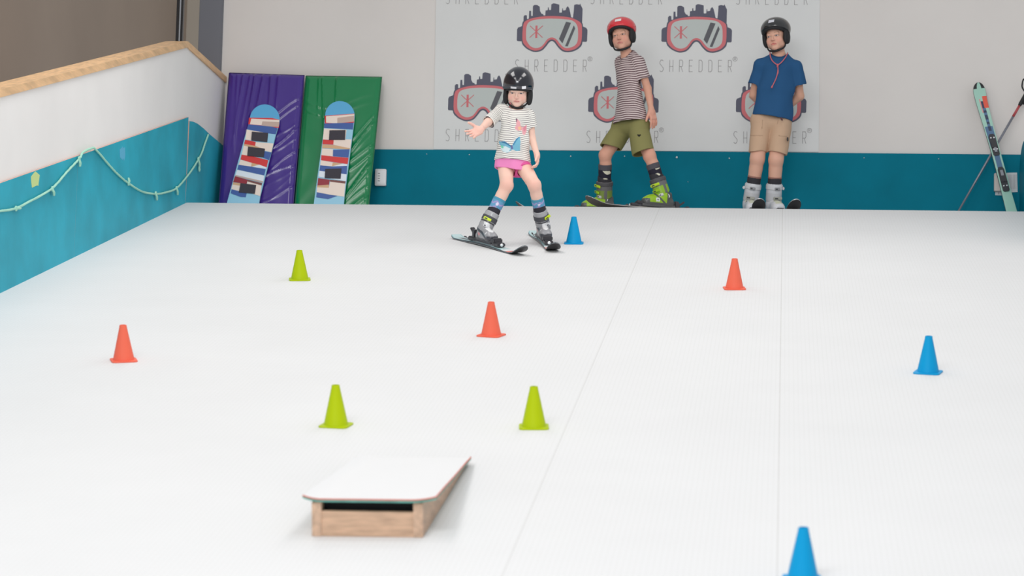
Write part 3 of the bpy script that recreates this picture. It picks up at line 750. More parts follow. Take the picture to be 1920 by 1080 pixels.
# ------------------------------------------------------------------ light: rows of ceiling lamps over the slope and daylight
W = bpy.data.worlds.new('daylight'); SC.world = W; W.use_nodes = True
W.node_tree.nodes['Background'].inputs[0].default_value = (.95, .98, 1.0, 1); W.node_tree.nodes['Background'].inputs[1].default_value = .46
def lamp(name, loc, size, sy, power, target, col=(1, .98, .95)):
    l = bpy.data.lights.new(name, 'AREA'); l.shape = 'RECTANGLE'; l.size = size; l.size_y = sy; l.energy = power; l.color = col
    o = bpy.data.objects.new(name, l); COL.objects.link(o); o.location = loc
    d = Vector(target)-Vector(loc); o.rotation_euler = d.to_track_quat('-Z', 'Y').to_euler(); return o
for i, y in enumerate((6.5, 10.0, 13.5, 17.0)):
    for x in (-3.6, 0.4): lamp('ceiling_lamp', (x, y, 7.2), 1.2, 2.0, 34, (x, y+.6, 0))
lamp('window_daylight', (-2.0, 1.5, 6.4), 5.0, 2.4, 395, (-1, 19, 3.5), (.97, .985, 1))
SC.view_settings.view_transform = 'Standard'; SC.view_settings.look = 'None'; SC.view_settings.gamma = 1; SC.view_settings.exposure = 0.33
# ------------------------------------------------------------------ skis
SKI_BASE = mat('ski_base_black', (34, 33, 36), .35); STEEL = mat('ski_edge_steel', (170, 172, 176), .3, .8)
BINDM = mat('binding_charcoal', (58, 57, 62), .4); BINDG = mat('binding_light_grey', (190, 190, 194), .4); SILV = mat('silver_screw', (236, 238, 240), .25, .5)
def ski_frame(o, f, up):
    f = nrm(f); up = nrm(up); f = nrm(f-up*(f @ up)); r = np.cross(f, up)
    return Matrix(((r[0], f[0], up[0], o[0]), (r[1], f[1], up[1], o[1]), (r[2], f[2], up[2], o[2]), (0, 0, 0, 1)))
def make_ski(label, M, Lf, Lb, top, wid=(.104, .070, .092), rise=.065, binding=True, cat='ski', cap_col=None, group=None, base=None):
    """origin under the boot; +y to the tip; top(u 0 tail..1 tip, x -1..1) gives a palette index"""
    root = thing('alpine_ski', label, cat, M=M, group=group)
    pal, fn = top
    n, mcol = 72, 10; g = MB(); rows = []
    for i in range(n+1):
        y = -Lb+(Lf+Lb-.09)*i/(n-16) if i <= n-16 else Lf-.09+.09*math.sin(math.pi/2*(i-n+16)/16)
        s = (y+Lb)/(Lf+Lb)
        w = wid[1]+(wid[0]-wid[1])*max(0, (s-.46)/.54)**1.6 if s > .46 else wid[1]+(wid[2]-wid[1])*((.46-s)/.46)**1.6
        d = Lf-y
        if d < .085: w *= math.sqrt(max(0, 1-((.085-d)/.085)**2.2))*.97+.03
        d2 = y+Lb
        if d2 < .03: w *= .80+.2*math.sqrt(max(0, 1-((.03-d2)/.03)**2))
        z = rise*max(0, (y-(Lf-.19))/.19)**2.1+.018*max(0, (-Lb+.07-y)/.07)**2
        z += .004*math.exp(-(y/.25)**2)
        th = .007+.008*math.exp(-(y/.28)**2)
        rows.append((y, w/2, z, th, s))
    vs = []
    for y, w, z, th, s in rows:
        for k in range(mcol+1):
            x = -1+2*k/mcol; vs.append((x*w*.96, y, z+th-.0015*abs(x)**4))
        vs += [(w, y, z+.0025), (w, y, z), (-w, y, z), (-w, y, z+.0025)]
    C = mcol+5
    fs, ms = [], []
    nm = len(pal)
    for i in range(n):
        for k in range(C):
            a, b = i*C+k, i*C+(k+1) % C
            fs.append((a, b, b+C, a+C))
            if k < mcol: ms.append(fn((rows[i][4]+rows[i+1][4])/2, -1+2*(k+.5)/mcol))
            elif k in (mcol, mcol+4): ms.append(nm)
            elif k in (mcol+1, mcol+3): ms.append(nm+1)
            else: ms.append(nm+2)
    for f, mm in zip(fs, ms): g.f.append(f); g.m.append(mm)
    g.v += vs
    g.f.append(tuple(range(C))[::-1]); g.m.append(nm); g.f.append(tuple(n*C+k for k in range(C))); g.m.append(nm)
    g.build('ski_body', list(pal)+[cap_col or BINDM, STEEL, base or SKI_BASE], root, smooth='auto')
    if binding == 'boot':
        bl = .15
        MB().box((0, bl+.035, .030), (.028, .05, .014), bev=.006).box((0, bl+.012, .052), (.032, .022, .016), bev=.007).box((.024, bl-.004, .05), (.008, .02, .012), bev=.003).box((-.024, bl-.004, .05), (.008, .02, .012), bev=.003).build('toe_binding', BINDM, root, smooth='auto'); MB().lathe([(0, .004), (.010, .003), (.011, 0)], seg=16).build('release_dial', SILV, bpy.data.objects[-1] if False else root.children[-1], smooth=True).matrix_local = Matrix.Translation((0, bl+.085, .031)) @ Matrix.Rotation(-math.pi/2, 4, 'X')
        h = MB().box((0, -bl-.03, .030), (.030, .06, .014), bev=.006).box((0, -bl-.012, .062), (.026, .022, .030), bev=.008)
        h.box((0, -bl-.055, .078), (.016, .034, .007), np.array([[1, 0, 0], [0, .82, -.57], [0, .57, .82]]), bev=.004)
        h.build('heel_binding', BINDM, root, smooth='auto')
        MB().box((0, 0, .021), (.026, .17, .006), bev=.003).build('binding_plate', mat('binding_plate_grey', (120, 120, 126), .4), root, smooth='auto')
        for s in (-1, 1): MB().tube([(s*.024, -bl+.03, .03), (s*.046, -bl-.02, .028), (s*.05, -bl-.075, .038)], .0025, 6).box((s*.05, -bl-.085, .040), (.004, .014, .004), bev=.001).build('ski_brake', BINDM, root, smooth='auto')
    elif binding == 'plates':
        for y0, y1 in ((.055, .25), (-.265, -.05)):
            pt = MB(); hh = (y1-y0)/2; yc = (y0+y1)/2
            out = [(-.026, y0+.01), (-.016, y0), (.016, y0), (.026, y0+.01), (.026, y1-.02), (.016, y1), (-.016, y1), (-.026, y1-.02)]
            p_ = pt.prism([(x, y, .012) for x, y in out], (0, 0, .012)).box((0, yc, .027), (.024, .028, .004), bev=.002).build('binding_plate', BINDM, root, smooth='auto')
            MB().box((0, y0+.055 if y0 > 0 else y1-.055, .0265), (.011, .026, .003), bev=.002).build('slide_track', mat('track_grey', (150, 150, 158), .4), p_, smooth='auto')
            for yy in (yc-.062 if y0 < 0 else yc-.042, yc+.062 if y0 > 0 else yc+.018 if False else (yc+.055 if y0 > 0 else yc-.022)):
                for s in (-1, 1): MB().lathe([(0, .029), (.006, .0285), (.0068, .024), (.0068, .020)], (s*.0125, yy, 0), 14).build('screw', SILV, p_, smooth='auto')
    return root
def P_(*c): return [mat('ski_top_%d_%d_%d' % q, q, .35, coat=.2) for q in c]

# ------------------------------------------------------------------ people
BLACKP = mat('black_foam', (30, 30, 33), .75); STRAP = mat('black_webbing', (26, 26, 29), .7)
class Head:
    def __init__(s, O, yaw, pitch, roll, S):
        """yaw>0 turns the face to the picture's left, pitch>0 looks down, roll>0 tips the crown to the picture's right"""
        f = V3(-math.sin(yaw)*math.cos(pitch), -math.cos(yaw)*math.cos(pitch), -math.sin(pitch))
        r0 = nrm(np.cross(V3(0, 0, 1), f)); u0 = np.cross(f, r0)         # r0 = picture right for a frontal face
        u = math.cos(roll)*u0+math.sin(roll)*r0; x = math.cos(roll)*r0-math.sin(roll)*u0
        s.M = np.array([x, f, u]); s.O = np.asarray(O, float); s.S = S
    def __call__(s, x, y, z): return s.O+s.S*(s.M.T @ V3(x, y, z))
    def loc(s, P): return ((P-s.O) @ s.M.T)/s.S
    def e(s, c, r, k=.01, op='u', cuts=()): return ell(s(*c), np.array(r)*s.S, s.M, k, op, cuts)
    def c(s, a, b, ra, rb=None, k=.01, op='u'): return cap(s(*a), s(*b), ra*s.S, None if rb is None else rb*s.S, k, op)
    def n(s, x, y, z): return s.M.T @ nrm((x, y, z))
def head_prims(h, open_mouth=0):
    P = [h.e((0, -.014, .030), (.071, .088, .074), .0), h.e((0, .014, -.034), (.060, .066, .076), .03), h.e((0, .052, -.088), (.024, .022, .018), .02)]
    for s in (-1, 1):
        P += [h.e((s*.034, .048, -.036), (.027, .026, .030), .02), h.e((s*.048, .008, -.062), (.018, .036, .022), .02)]
    P += [h.c((-.034, .069, .015), (.034, .069, .015), .010, k=.018)]
    for s in (-1, 1): P += [h.e((s*.030, .091, -.004), (.016, .011, .010), .012, 's')]
    P += [h.c((0, .078, .002), (0, .094, -.030), .006, .0095, .010)]
    for s in (-1, 1): P += [h.e((s*.010, .086, -.034), (.007, .009, .006), .006), h.e((s*.030, .0695, -.004), (.0135, .0125, .0125), .002)]
    for s in (-1, 1): P += [h.c((s*.019, .0795, .003), (s*.041, .0735, .002), .0030, k=.004)]
    P += [h.c((-.018, .074, -.0590), (0, .0805, -.0565), .0042, .0052, .004), h.c((.018, .074, -.0590), (0, .0805, -.0565), .0042, .0052, .004)]
    P += [h.c((-.014, .0745, -.0660), (.014, .0745, -.0660), .0048, k=.005)]
    if open_mouth: P += [h.e((0, .084, -.0618), (.011, .008, .0028+open_mouth), .002, 's')]
    else: P += [h.c((-.017, .0835, -.0618), (.017, .0835, -.0618), .0016, k=.002, op='s')]
    for s in (-1, 1): P += [h.e((s*.073, -.008, -.012), (.008, .020, .030), .006)]
    return P
def head_paint(h, c, P, brow, lip, iris, squint=.0):
    q = h.loc(P); x, y, z = q[:, 0], q[:, 1], q[:, 2]; ax = np.abs(x); front = (y > .045)
    def mix(m, col): c[:] = c*(1-m[:, None])+np.array(col, float)*m[:, None]
    g = lambda a, w: np.exp(-(a/w)**2)
    mix(.30*front*g(ax-.040, .018)*g(z+.038, .018), (226, 130, 120))
    mix(.25*front*g(x, .010)*g(z+.034, .010), (222, 128, 116))
    lens = ((ax-.030)/.0150)**2+((z+.004)/(.0068-squint))**2
    lens = lens*1.0; m = ((lens < 1) & front).astype(float); mix(m*.85, (206, 190, 184))
    ir = ((ax-.030)**2+(z+.0035)**2 < .0066**2) & (lens < 1) & front; mix(ir*.92, iris)
    pu = ((ax-.030)**2+(z+.0035)**2 < .003**2) & (lens < 1) & front; mix(pu*1., (20, 18, 18))
    lash = (lens >= .8) & (lens < 1.75) & (z > -.004) & front; mix(lash*.6, (110, 78, 66))
    lash2 = (lens >= .9) & (lens < 1.5) & (z <= -.004) & front; mix(lash2*.3, (150, 100, 90))
    b = (np.abs(z-(.0185+.004*np.cos((ax-.032)*60)-.0020)) < .0034) & (ax > .014) & (ax < .047) & front; mix(b*.45, brow)
    l = (np.abs(x) < .0215) & (np.abs(z+.0618) < .0066*np.sqrt(np.clip(1-(x/.022)**2, 0, 1))+.001) & (y > .06); mix(l*.6, lip)
    l2 = (np.abs(x) < .017) & (np.abs(z+.0618) < .0013) & (y > .06); mix(l2*.6, (140, 76, 72))
    n_ = ((ax-.006)**2+(z+.0405)**2 < .0026**2) & (y > .08); mix(n_*.6, (130, 70, 64))
    return c
def hand(W, d, palm, across, size, curl=(.35, .4, .45, .5), spread=.10, thumb=(.65, .75, .15), k=.004):
    """five fingers: d = wrist to knuckles, palm = way the palm faces, across = towards the thumb"""
    d = nrm(d); across = nrm(across-d*(across @ d)); palm = nrm(palm-d*(palm @ d)-across*(palm @ across)); s = size
    P = [rbox(W+d*.27*s, (.215*s, .27*s, .088*s), np.array([across, d, palm]), .075*s, .008), cap(W-d*.05*s, W+d*.15*s, .135*s, .15*s, .012, wide=(across, 1.15))]
    for i in range(4):
        b = W+d*.50*s+across*(.165-.112*i)*s; a = (.165-.112*i)/.165*spread
        f = nrm(d+across*a); n = palm; L = (.42, .47, .44, .34)[i]*s; r = .058*s
        seg = (.44, .31, .25); ang = 0
        for j in range(3):
            ang += curl[i]*(.8, 1.0, .7)[j]
            dd = f*math.cos(ang)+n*math.sin(ang); e = b+dd*L*seg[j]
            P.append(cap(b, e, r, r*.9, .003 if j == 0 else .002)); b = e; r *= .9
    b = W+d*.14*s+across*.17*s; f = nrm(d*thumb[0]+across*thumb[1]+palm*thumb[2])
    for j, L in enumerate((.20, .16, .12)):
        e = b+f*L*s; P.append(cap(b, e, (.088, .070, .062)[j]*s, (.070, .062, .054)[j]*s, (.012, .003, .002)[j])); b = e
        f = nrm(f+d*.25)
    return P
def folds(amp, seed, scale=1.0, stretch=(1, 1, .5)):
    r = np.random.RandomState(seed); W = [(nrm(r.randn(3)*np.array(stretch))*r.uniform(22, 60)*scale, r.uniform(0, 6.28)) for _ in range(7)]
    def f(X, Y, Z):
        d = 0
        for w, p in W: d = d+np.sin(X*w[0]+Y*w[1]+Z*w[2]+p+1.5*np.sin(X*9*scale+Z*7+p))
        return amp*d/3.0
    return f
def helmet(parent, h, shell_c, kind, name_label, brim_c=None, sr=(.105, .121, .106), cz=.036, up=0):
    sr = np.array(sr)
    n1 = h.n(0, .36, -1); cut = [(h(0, .1, .034+up), n1)]
    SM = mat('helmet_shell_%d_%d_%d' % shell_c, shell_c, .16 if kind != 'satin' else .3, coat=.6 if kind != 'satin' else .2, spec=.6)
    prim = [h.e((0, -.012, cz), sr, 0, cuts=cut)]
    hm = sdf_mesh('helmet', prim, .004, SM, parent, shell=.016*h.S, smooth=2)
    cut2 = [(h(0, .1, .020+up), n1)]
    sdf_mesh('helmet_liner', [h.e((0, -.012, cz), sr-.007, 0, cuts=cut2)], .004, BLACKP, hm, shell=.016*h.S)
    # rim round the forehead
    nu = h.n(0, -.30, 1); rc = [(h(0, .1, .030), -nu*1.0), (h(0, .1, .050), nu), (h(0, .02, .03), h.n(0, -1, 0))]
    if brim_c: sdf_mesh('brim', [h.e((0, -.010, cz), sr+(.005, .007, .004), 0, cuts=rc)], .0035, mat('brim_%d_%d_%d' % brim_c, brim_c, .3, coat=.3) if brim_c else BLACKP, hm, shell=.010, smooth=2)
    for s in (-1, 1):
        sdf_mesh('ear_pad', [h.e((s*.083, .000, -.030+up*1.2), (.019, .047, .066), .01), h.e((s*.078, .020, -.062+up*1.2), (.015, .026, .036), .02)], .0035, BLACKP, hm, smooth=2, sub=[h.e((s*.105, .002, -.020+up*1.2), (.012, .022, .026), .006, 's')])
    pts = [h(-.080, .014, -.066+up), h(-.064, .028, -.088), h(-.041, .046, -.104), h(0, .058, -.112), h(.041, .046, -.104), h(.064, .028, -.088), h(.080, .014, -.066+up)]
    sp = spline(pts, 8); nn = len(sp)
    MB().tube(sp, [.0055*h.S+.004*h.S*math.exp(-((i-nn/2)/(nn*.22))**2) for i in range(nn)], 8).build('chin_strap', STRAP, hm, smooth=True)
    return hm
def sticker(h, hm, x, z, w, hh, col=(238, 238, 240), dz=.0, name='sticker', sr=(.105, .121, .106), cz=.036):
    sr = np.array(sr)+.0012+dz
    def pt(a, b):
        zz = (b-cz)/sr[2]; xx = a/sr[0]; return h(a, -.012+sr[1]*math.sqrt(max(0, 1-zz*zz-xx*xx)), b)
    g = MB(); n = 6
    vs = [pt(x+w*(i/n-.5), z+hh*(j/n-.5)) for j in range(n+1) for i in range(n+1)]
    g.add(vs, [(j*(n+1)+i, j*(n+1)+i+1, (j+1)*(n+1)+i+1, (j+1)*(n+1)+i) for j in range(n) for i in range(n)])
    o = g.build(name, mat('sticker_%d_%d_%d' % col, col, .35), hm)
    return o
def sock(parent, a, b, ra, rb, top, colfn, rough=.85):
    """a = ankle end, b = knee end, open at top"""
    ax = nrm(b-a); L = np.linalg.norm(b-a)
    pr = [cap(a, a+ax*L*top*1.06, ra, ra+(rb-ra)*top, cuts=[(a+ax*L*top, ax)])]
    r = nrm(np.cross(ax, V3(0, -1, 0)))
    def col(P):
        t = (P-a) @ ax; q = P-a-np.outer(t, ax); ph = (P-a) @ r
        return colfn(t, ph, q)
    return sdf_mesh('sock', pr, .003, attr_mat('knit_sock', .9, .2, bump=.2), parent, shell=.007, col=col)
def boot(parent, o, f, up, knee, s, c):
    """ski boot: o = middle of the sole on the binding"""
    f = nrm(f-up*(f @ up)); r = np.cross(f, up); M = np.array([r, f, up]); Q = lambda x, y, z: o+(r*x+f*y+up*z)*s
    ank = Q(0, -.048, .088); d = nrm(knee-ank); Lc = .150*s
    side = r; fr = nrm(f-d*(f @ d))
    shell = [rbox(Q(0, 0, .036), np.array((.044, .128, .030))*s, M, .026*s, 0), ell(Q(0, .075, .046), np.array((.046, .056, .040))*s, M, .02*s), cap(Q(0, .055, .060), ank, .036*s, .046*s, .03*s), cap(Q(0, -.078, .042), ank, .040*s, .046*s, .03*s), cap(Q(0, -.095, .05), Q(0, -.098, .105), .030*s, .022*s, .015*s),
             cap(ank, ank+d*.07*s, .048*s, .050*s, .02*s)]
    lx = lambda P: ((P-o) @ r)/s; ly = lambda P: ((P-o) @ f)/s; lz = lambda P: ((P-o) @ up)/s
    def scol(P):
        x, y, z = lx(P), ly(P), lz(P); C = np.tile(np.array(c['shell'], float), (len(P), 1))
        two = c.get('two', 0)
        if two == 1:
            C[(z < .030) | (np.abs(z-.062-.45*(.03-y)) < .011) | (np.abs(y+.062+.25*(z-.05)) < .008) | ((y > .095) & (z < .055))] = c['dark']
            C[(np.abs(x) > .02) & (np.hypot(y+.035, z-.06) < .013)] = (206, 130, 136)
            C[(y > .015) & (np.abs(x) < .020) & (z > .082+.3*np.abs(x))] = (226, 226, 228)
            C[(np.hypot(y-.07, z-.075) < .010)] = c['tongue']
        elif two == 2:
            C[(z < .034) | (y < -.055) | ((y > .088) & (z < .062)) | (np.abs(z-.058-.9*(y+.01)) < .010)] = c['dark']
            C[(np.abs(x) > .02) & (np.abs(y-.02) < .015) & (np.abs(z-.055) < .015)] = (226, 228, 230)
            C[(np.hypot(y-.02, z-.055) < .006)] = c['dark']
        else:
            C[(z < .022)] = c['dark']; C[(y > .03) & (np.abs(x) < .024) & (z > .07)] = c['tongue']
        return C
    b = sdf_mesh('ski_boot', shell, .0042*s, attr_mat('boot_plastic', .33, .5, coat=.15), parent, col=scol, smooth=2)
    cuff = [cap(ank+d*.035*s, ank+d*Lc, .057*s, .056*s, 0, wide=(fr, 1.10), cuts=[(ank+d*Lc, d), (ank+d*.03*s-fr*.06*s, -nrm(d+fr*.35))])]
    def ccol(P):
        t = ((P-ank) @ d)/s; ph = ((P-ank) @ r)/s; C = np.tile(np.array(c['cuff'], float), (len(P), 1))
        C[(t < .085)] = c.get('cuff_low', c['cuff'])
        if c.get('two') == 2: C[(t < .085) & (np.abs(((P-ank) @ fr)/s+.01) < .012)] = c['cuff']
        if c.get('two') == 1: C[(t < .062) & (((P-ank) @ fr)/s > .035) & (np.abs(ph) < .018)] = (228, 228, 230); C[(np.abs(t-.062) < .006)] = c['dark']
        return C
    cu = sdf_mesh('cuff', cuff, .0040*s, attr_mat('boot_plastic', .33, .5, coat=.15), b, col=ccol, shell=.010*s, smooth=2)
    sdf_mesh('liner', [cap(ank+d*.10*s, ank+d*(.19*s), .049*s, .049*s, wide=(fr, 1.12), cuts=[(ank+d*.178*s, nrm(d-fr*.25)), (ank+d*.10*s, -d)])], .0036*s, mat('boot_liner_%d' % c['liner'][0], c['liner'], .85), b, shell=.009*s)
    sdf_mesh('sole', [rbox(Q(0, .004, .010), np.array((.040, .140, .012))*s, M, .008*s, 0)], .0045*s, mat('boot_sole_%d' % c['dark'][0], c['dark'], .6), b)
    sdf_mesh('power_strap', [cap(ank+d*.06*s, ank+d*.16*s, .0605*s, .0595*s, wide=(fr, 1.10), cuts=[(ank+d*c.get('st', (.112, .142))[1]*s, d), (ank+d*c.get('st', (.112, .142))[0]*s, -d)])], .0036*s, mat('boot_strap_%d_%d' % (c['strap'][0], c['strap'][1]), c['strap'], .6), b, shell=.006*s)
    sg = c.get('side', 1)
    for nm_, t, x, cc, ln in c['buckles']:
        w_ = nrm(fr*math.cos(x)+r*sg*math.sin(x)); tt = nrm(np.cross(d, w_))
        ctr = ank+d*t*s+w_*(.0655*s if t > .03 else .060*s)
        g = MB().box(ctr, (ln*s, .0055*s, .0105*s), np.array([tt, w_, d]), bev=.003*s)
        g.box(ctr+w_*.006*s+tt*ln*.45*s, (ln*.45*s, .004*s, .006*s), np.array([tt, w_, d]), bev=.002*s)
        g.box(ctr+w_*.0052*s-tt*ln*.10*s, (ln*.62*s, .002*s, .0045*s), np.array([tt, w_, d]), 1, bev=.001*s)
        g.build('buckle', [mat('buckle_%d_%d_%d' % cc, cc, .35), BINDM], b, smooth='auto')
    if c.get('pivot'):
        for sd in (-1, 1):
            ctr = ank+r*sd*.0455*s-f*.012*s
            MB().tube([ctr, ctr+r*sd*.007*s], .017*s, 20).build('ankle_pivot', mat('white_pivot_disc', (214, 216, 216), .4), b, smooth='auto')
    return b

SKIN = attr_mat('skin', .55, .35, sub=.12)
CLOTH = lambda n, **k: attr_mat(n, .85, .15, bump=.12, bscale=420, **k)
def body(parent, prims, base, h, brow, lip, iris, fine, squint=.0016, flush=()):
    def col(P):
        c = np.tile(np.array(base, float), (len(P), 1))
        for p, r, cc, a in flush:
            m = a*np.exp(-(np.linalg.norm(P-p, axis=1)/r)**2); c = c*(1-m[:, None])+np.array(cc, float)*m[:, None]
        return head_paint(h, c, P, brow, lip, iris, squint)
    return sdf_mesh('body', prims, .0048, SKIN, parent, col=col, hfine=fine)
def fine_box(c, r, hh=.0021): return [(n, c[n]-r, c[n]+r, hh) for n in range(3)]
def cloth(name, parent, parts, M, h=.0042, thick=.012, post=None, col=None, attrs=None, sub=(), label=None): return sdf_mesh(name, parts, h, M, parent, shell=thick, post=post, col=col, attrs=attrs, sub=sub, smooth=2, label=label)
def stripe_coord(groups):
    """groups: (prims, origin, axis, offset): each vertex takes the coordinate of the nearest group"""
    def v(P):
        D = np.stack([prim_at(g[0], P) for g in groups]); i = D.argmin(0); out = np.zeros(len(P))
        for n, g in enumerate(groups): m = i == n; out[m] = (P[m]-g[1]) @ g[2]+g[3]
        return out+.0025*np.sin(P[:, 0]*31)+.0015*np.sin(P[:, 0]*67+P[:, 2]*20)
    return v

# ================================================================== child coming down the slope
Y0 = 17.95
J = lambda x, y, dy=0: at(x, y, Y0+dy)
def on_ski(T0, T1, t):
    a, b = on_slope(*T0), on_slope(*T1); return a+(b-a)*t, b-a, np.linalg.norm(b-a)
s1o, s1d, s1L = on_ski((855, 447), (984, 481), .46); s2o, s2d, s2L = on_ski((1001, 440), (1041, 475), .50)
GP = P_((188, 212, 214), (226, 128, 116), (70, 74, 84), (232, 234, 236), (150, 190, 196))
gtop = lambda u, x: 1 if .80 < u < .87 or (.90 < u < .93 and x > 0) else 3 if .74 < u < .80 else 2 if (u < .30 and abs(x) < .5 and u > .06) else 4 if abs(x) > .7 else 0
make_ski('ski on the right foot of the striped-shirt child, turned across the slope', ski_frame(s1o+SN*.004, s1d, SN), s1L*.54, s1L*.46, (GP, gtop), (.098, .068, .086), .062, 'boot', group=None)
make_ski('ski on the left foot of the striped-shirt child, beside the blue cone', ski_frame(s2o+SN*.004, s2d, SN), s2L*.50, s2L*.50, (GP, gtop), (.098, .068, .086), .062, 'boot', group=None)
girl = thing('person', 'child in butterfly shirt and pink skirt skiing down with one arm held out', 'person', (s1o+s2o)/2+SN*.004)
hd = Head(J(971.5, 168.5, -.03), .03, .42, .05, .98)
kR, kL = J(950, 348, -.10), J(1002, 347, -.09)
hipR, hipL = J(948, 308, .03), J(978, 307, .03)
bR, bL = s1o+SN*.032, s2o+SN*.032
GC = dict(shell=(150, 150, 154), dark=(70, 70, 76), tongue=(206, 207, 210), cuff=(168, 168, 172), cuff_low=(160, 160, 164), liner=(44, 42, 52), strap=(74, 74, 80), two=1, st=(.072, .112), buckles=[('b', .104, .75, (206, 226, 40), .032), ('b', .045, .55, (214, 214, 218), .020)])
up1 = nrm(SN+V3(.0, 0, 0))
boot(girl, bR, s1d, SN, kR, .86, dict(GC, side=1)); boot(girl, bL, s2d, SN, kL, .86, dict(GC, side=-1))
def ankle(o, f, up, s): f = nrm(f-up*(f @ up)); return o-f*.048*s+up*.088*s
aR, aL = ankle(bR, s1d, SN, .86), ankle(bL, s2d, SN, .86)
shR, shL = J(938, 207, -.0), J(992, 217, .0)
elR, wrR = J(914, 230, -.12), J(901, 243, -.24)
elL, wrL = J(997, 259, .03), J(1007, 290, -.03)
chest, waist, pel, neckb = J(967, 232, .005), J(963, 270, .01), J(962, 304, .03), J(968, 209, .015)
X_ = V3(1, 0, 0)
gb = head_prims(hd)+[cap(hd(0, -.018, -.06), neckb, .036, .040, .02), cap(neckb, chest, .034, .052, .03, wide=(X_, 1.25)), cap(chest, waist, .052, .050, .03, wide=(X_, 1.28)), cap(waist, pel, .050, .062, .03, wide=(X_, 1.3)),
      cap(shR, shL, .024, .024, .02), cap(shR, elR, .031, .026, .015), cap(elR, wrR, .027, .0185, .012), cap(shL, elL, .031, .0255, .015), cap(elL, wrL, .026, .0175, .012),
      cap(hipR, kR, .056, .042, .03), cap(kR, aR, .042, .028, .02), cap(hipL, kL, .056, .042, .03), cap(kL, aL, .042, .028, .02), ell(kR+V3(0, -.012, .0), (.030, .028, .036), None, .02), ell(kL+V3(0, -.012, 0), (.030, .028, .036), None, .02),
      cap(kR*.78+aR*.22+V3(0, .010, 0), kR*.55+aR*.45+V3(0, .008, 0), .033, .026, .02), cap(kL*.78+aL*.22+V3(0, .010, 0), kL*.55+aL*.45+V3(0, .008, 0), .033, .026, .02)]
gb += hand(wrR, nrm(V3(-.55, -.55, -.42)), V3(.25, -.75, .55), V3(-.5, .05, .85), .142, (.16, .22, .30, .40), .22, (.5, .85, .25))
gb += hand(wrL, nrm(J(1008, 308, -.05)-wrL), V3(-.85, -.2, 0), V3(.2, -1, 0), .122, (.5, .55, .6, .65), .08, (.8, .5, .35))
body(girl, gb, (240, 200, 183), hd, (176, 134, 104), (214, 128, 124), (74, 92, 112), fine_box(hd.O, .12)+fine_box(wrR+V3(-.03, -.07, -.01), .09)+fine_box(wrL+V3(0, 0, -.06), .08), .0022,
     [(kR+V3(0, -.04, 0), .05, (232, 160, 146), .35), (kL+V3(0, -.04, 0), .05, (232, 160, 146), .35), (wrR+V3(-.02, -.07, 0), .09, (240, 170, 160), .4), (wrL+V3(0, 0, -.06), .07, (236, 165, 152), .35)])
# shirt
hemP, hemN = J(961, 301, 0), nrm(V3(-.06, 0, -1))
sRe, sLe = J(916, 229, -.10), J(996, 238, .02)
dR, dL = nrm(sRe-shR), nrm(sLe-shL)
tor = [cap(J(968, 224, 0), J(962, 268, 0), .073, .072, .02, wide=(X_, 1.36)), cap(J(962, 262, 0), J(960, 318, .02), .071, .100, .03, wide=(X_, 1.34), cuts=[(hemP, hemN)]), cap(J(943, 208, 0), J(988, 217, 0), .037, .037, .03), cap(J(966, 206, .012), shR+V3(.01, 0, 0), .036, .034, .03), cap(J(970, 207, .012), shL+V3(-.01, 0, 0), .036, .034, .03)]
slR = [cap(shR, sRe+dR*.04, .034, .050, .03, cuts=[(sRe, dR)])]; slL = [cap(shL, sLe+dL*.04, .034, .048, .03, cuts=[(sLe, dL)])]
def gcol(P):
    C = np.tile(np.array((236, 233, 226), float), (len(P), 1)); o, w, _ = proj_px(P)
    for nm_, poly, cc in PRINTS:
        m = inside(o, w, poly) & (P[:, 1] < Y0+.0); C[m] = cc
    return C
def proj_px(P):
    d = P-CAM; x, y, z = d @ CR, d @ CU, d @ CW
    return 960+FPX*x/z, 540-FPX*y/z, z
def inside(x, y, poly):
    r = np.zeros(len(x), bool); n = len(poly)
    for i in range(n):
        (x0, y0), (x1, y1) = poly[i], poly[(i+1) % n]
        c = ((y0 > y) != (y1 > y)) & (x < (x1-x0)*(y-y0)/(y1-y0+1e-12)+x0); r ^= c
    return r
ZG = lambda q: [(820+x/5.4, 100+y/5.4) for x, y in q]
PRINTS = [('b', ZG([(622, 890), (680, 888), (735, 925), (756, 935), (770, 905), (800, 860), (838, 838), (842, 890), (838, 985), (800, 990), (760, 975), (715, 1005), (670, 1000), (640, 965), (650, 945), (630, 925)]), (122, 184, 208)),
 ('w', ZG([(650, 945), (690, 940), (740, 965), (720, 1000), (672, 998), (642, 965)]), (214, 232, 236)), ('g', ZG([(640, 930), (665, 935), (672, 962), (648, 958)]), (120, 214, 180)), ('d', ZG([(625, 892), (680, 890), (732, 926), (752, 936), (748, 950), (690, 915)]), (66, 120, 160)), ('d', ZG([(762, 935), (778, 900), (806, 858), (838, 840), (800, 885), (775, 930)]), (66, 126, 170)), ('v', ZG([(740, 935), (760, 930), (768, 965), (750, 975)]), (110, 110, 160)),
 ('p', ZG([(795, 670), (815, 668), (838, 690), (845, 735), (870, 748), (905, 720), (905, 790), (885, 830), (860, 820), (858, 780), (820, 785), (790, 770), (785, 745), (800, 730)]), (230, 168, 174)), ('o', ZG([(815, 745), (845, 740), (850, 765), (825, 780)]), (240, 190, 150)), ('m', ZG([(795, 655), (812, 662), (806, 700), (797, 690)]), (120, 90, 110)), ('r', ZG([(868, 750), (900, 728), (896, 775), (875, 800)]), (220, 140, 156))]
def gprint(P):
    o, w, _ = proj_px(P); r = np.zeros(len(P), bool)
    for _, poly, cc in PRINTS: r |= inside(o, w, poly)
    return (r & (P[:, 1] < Y0)).astype(float)
fo = folds(.0022, 4)
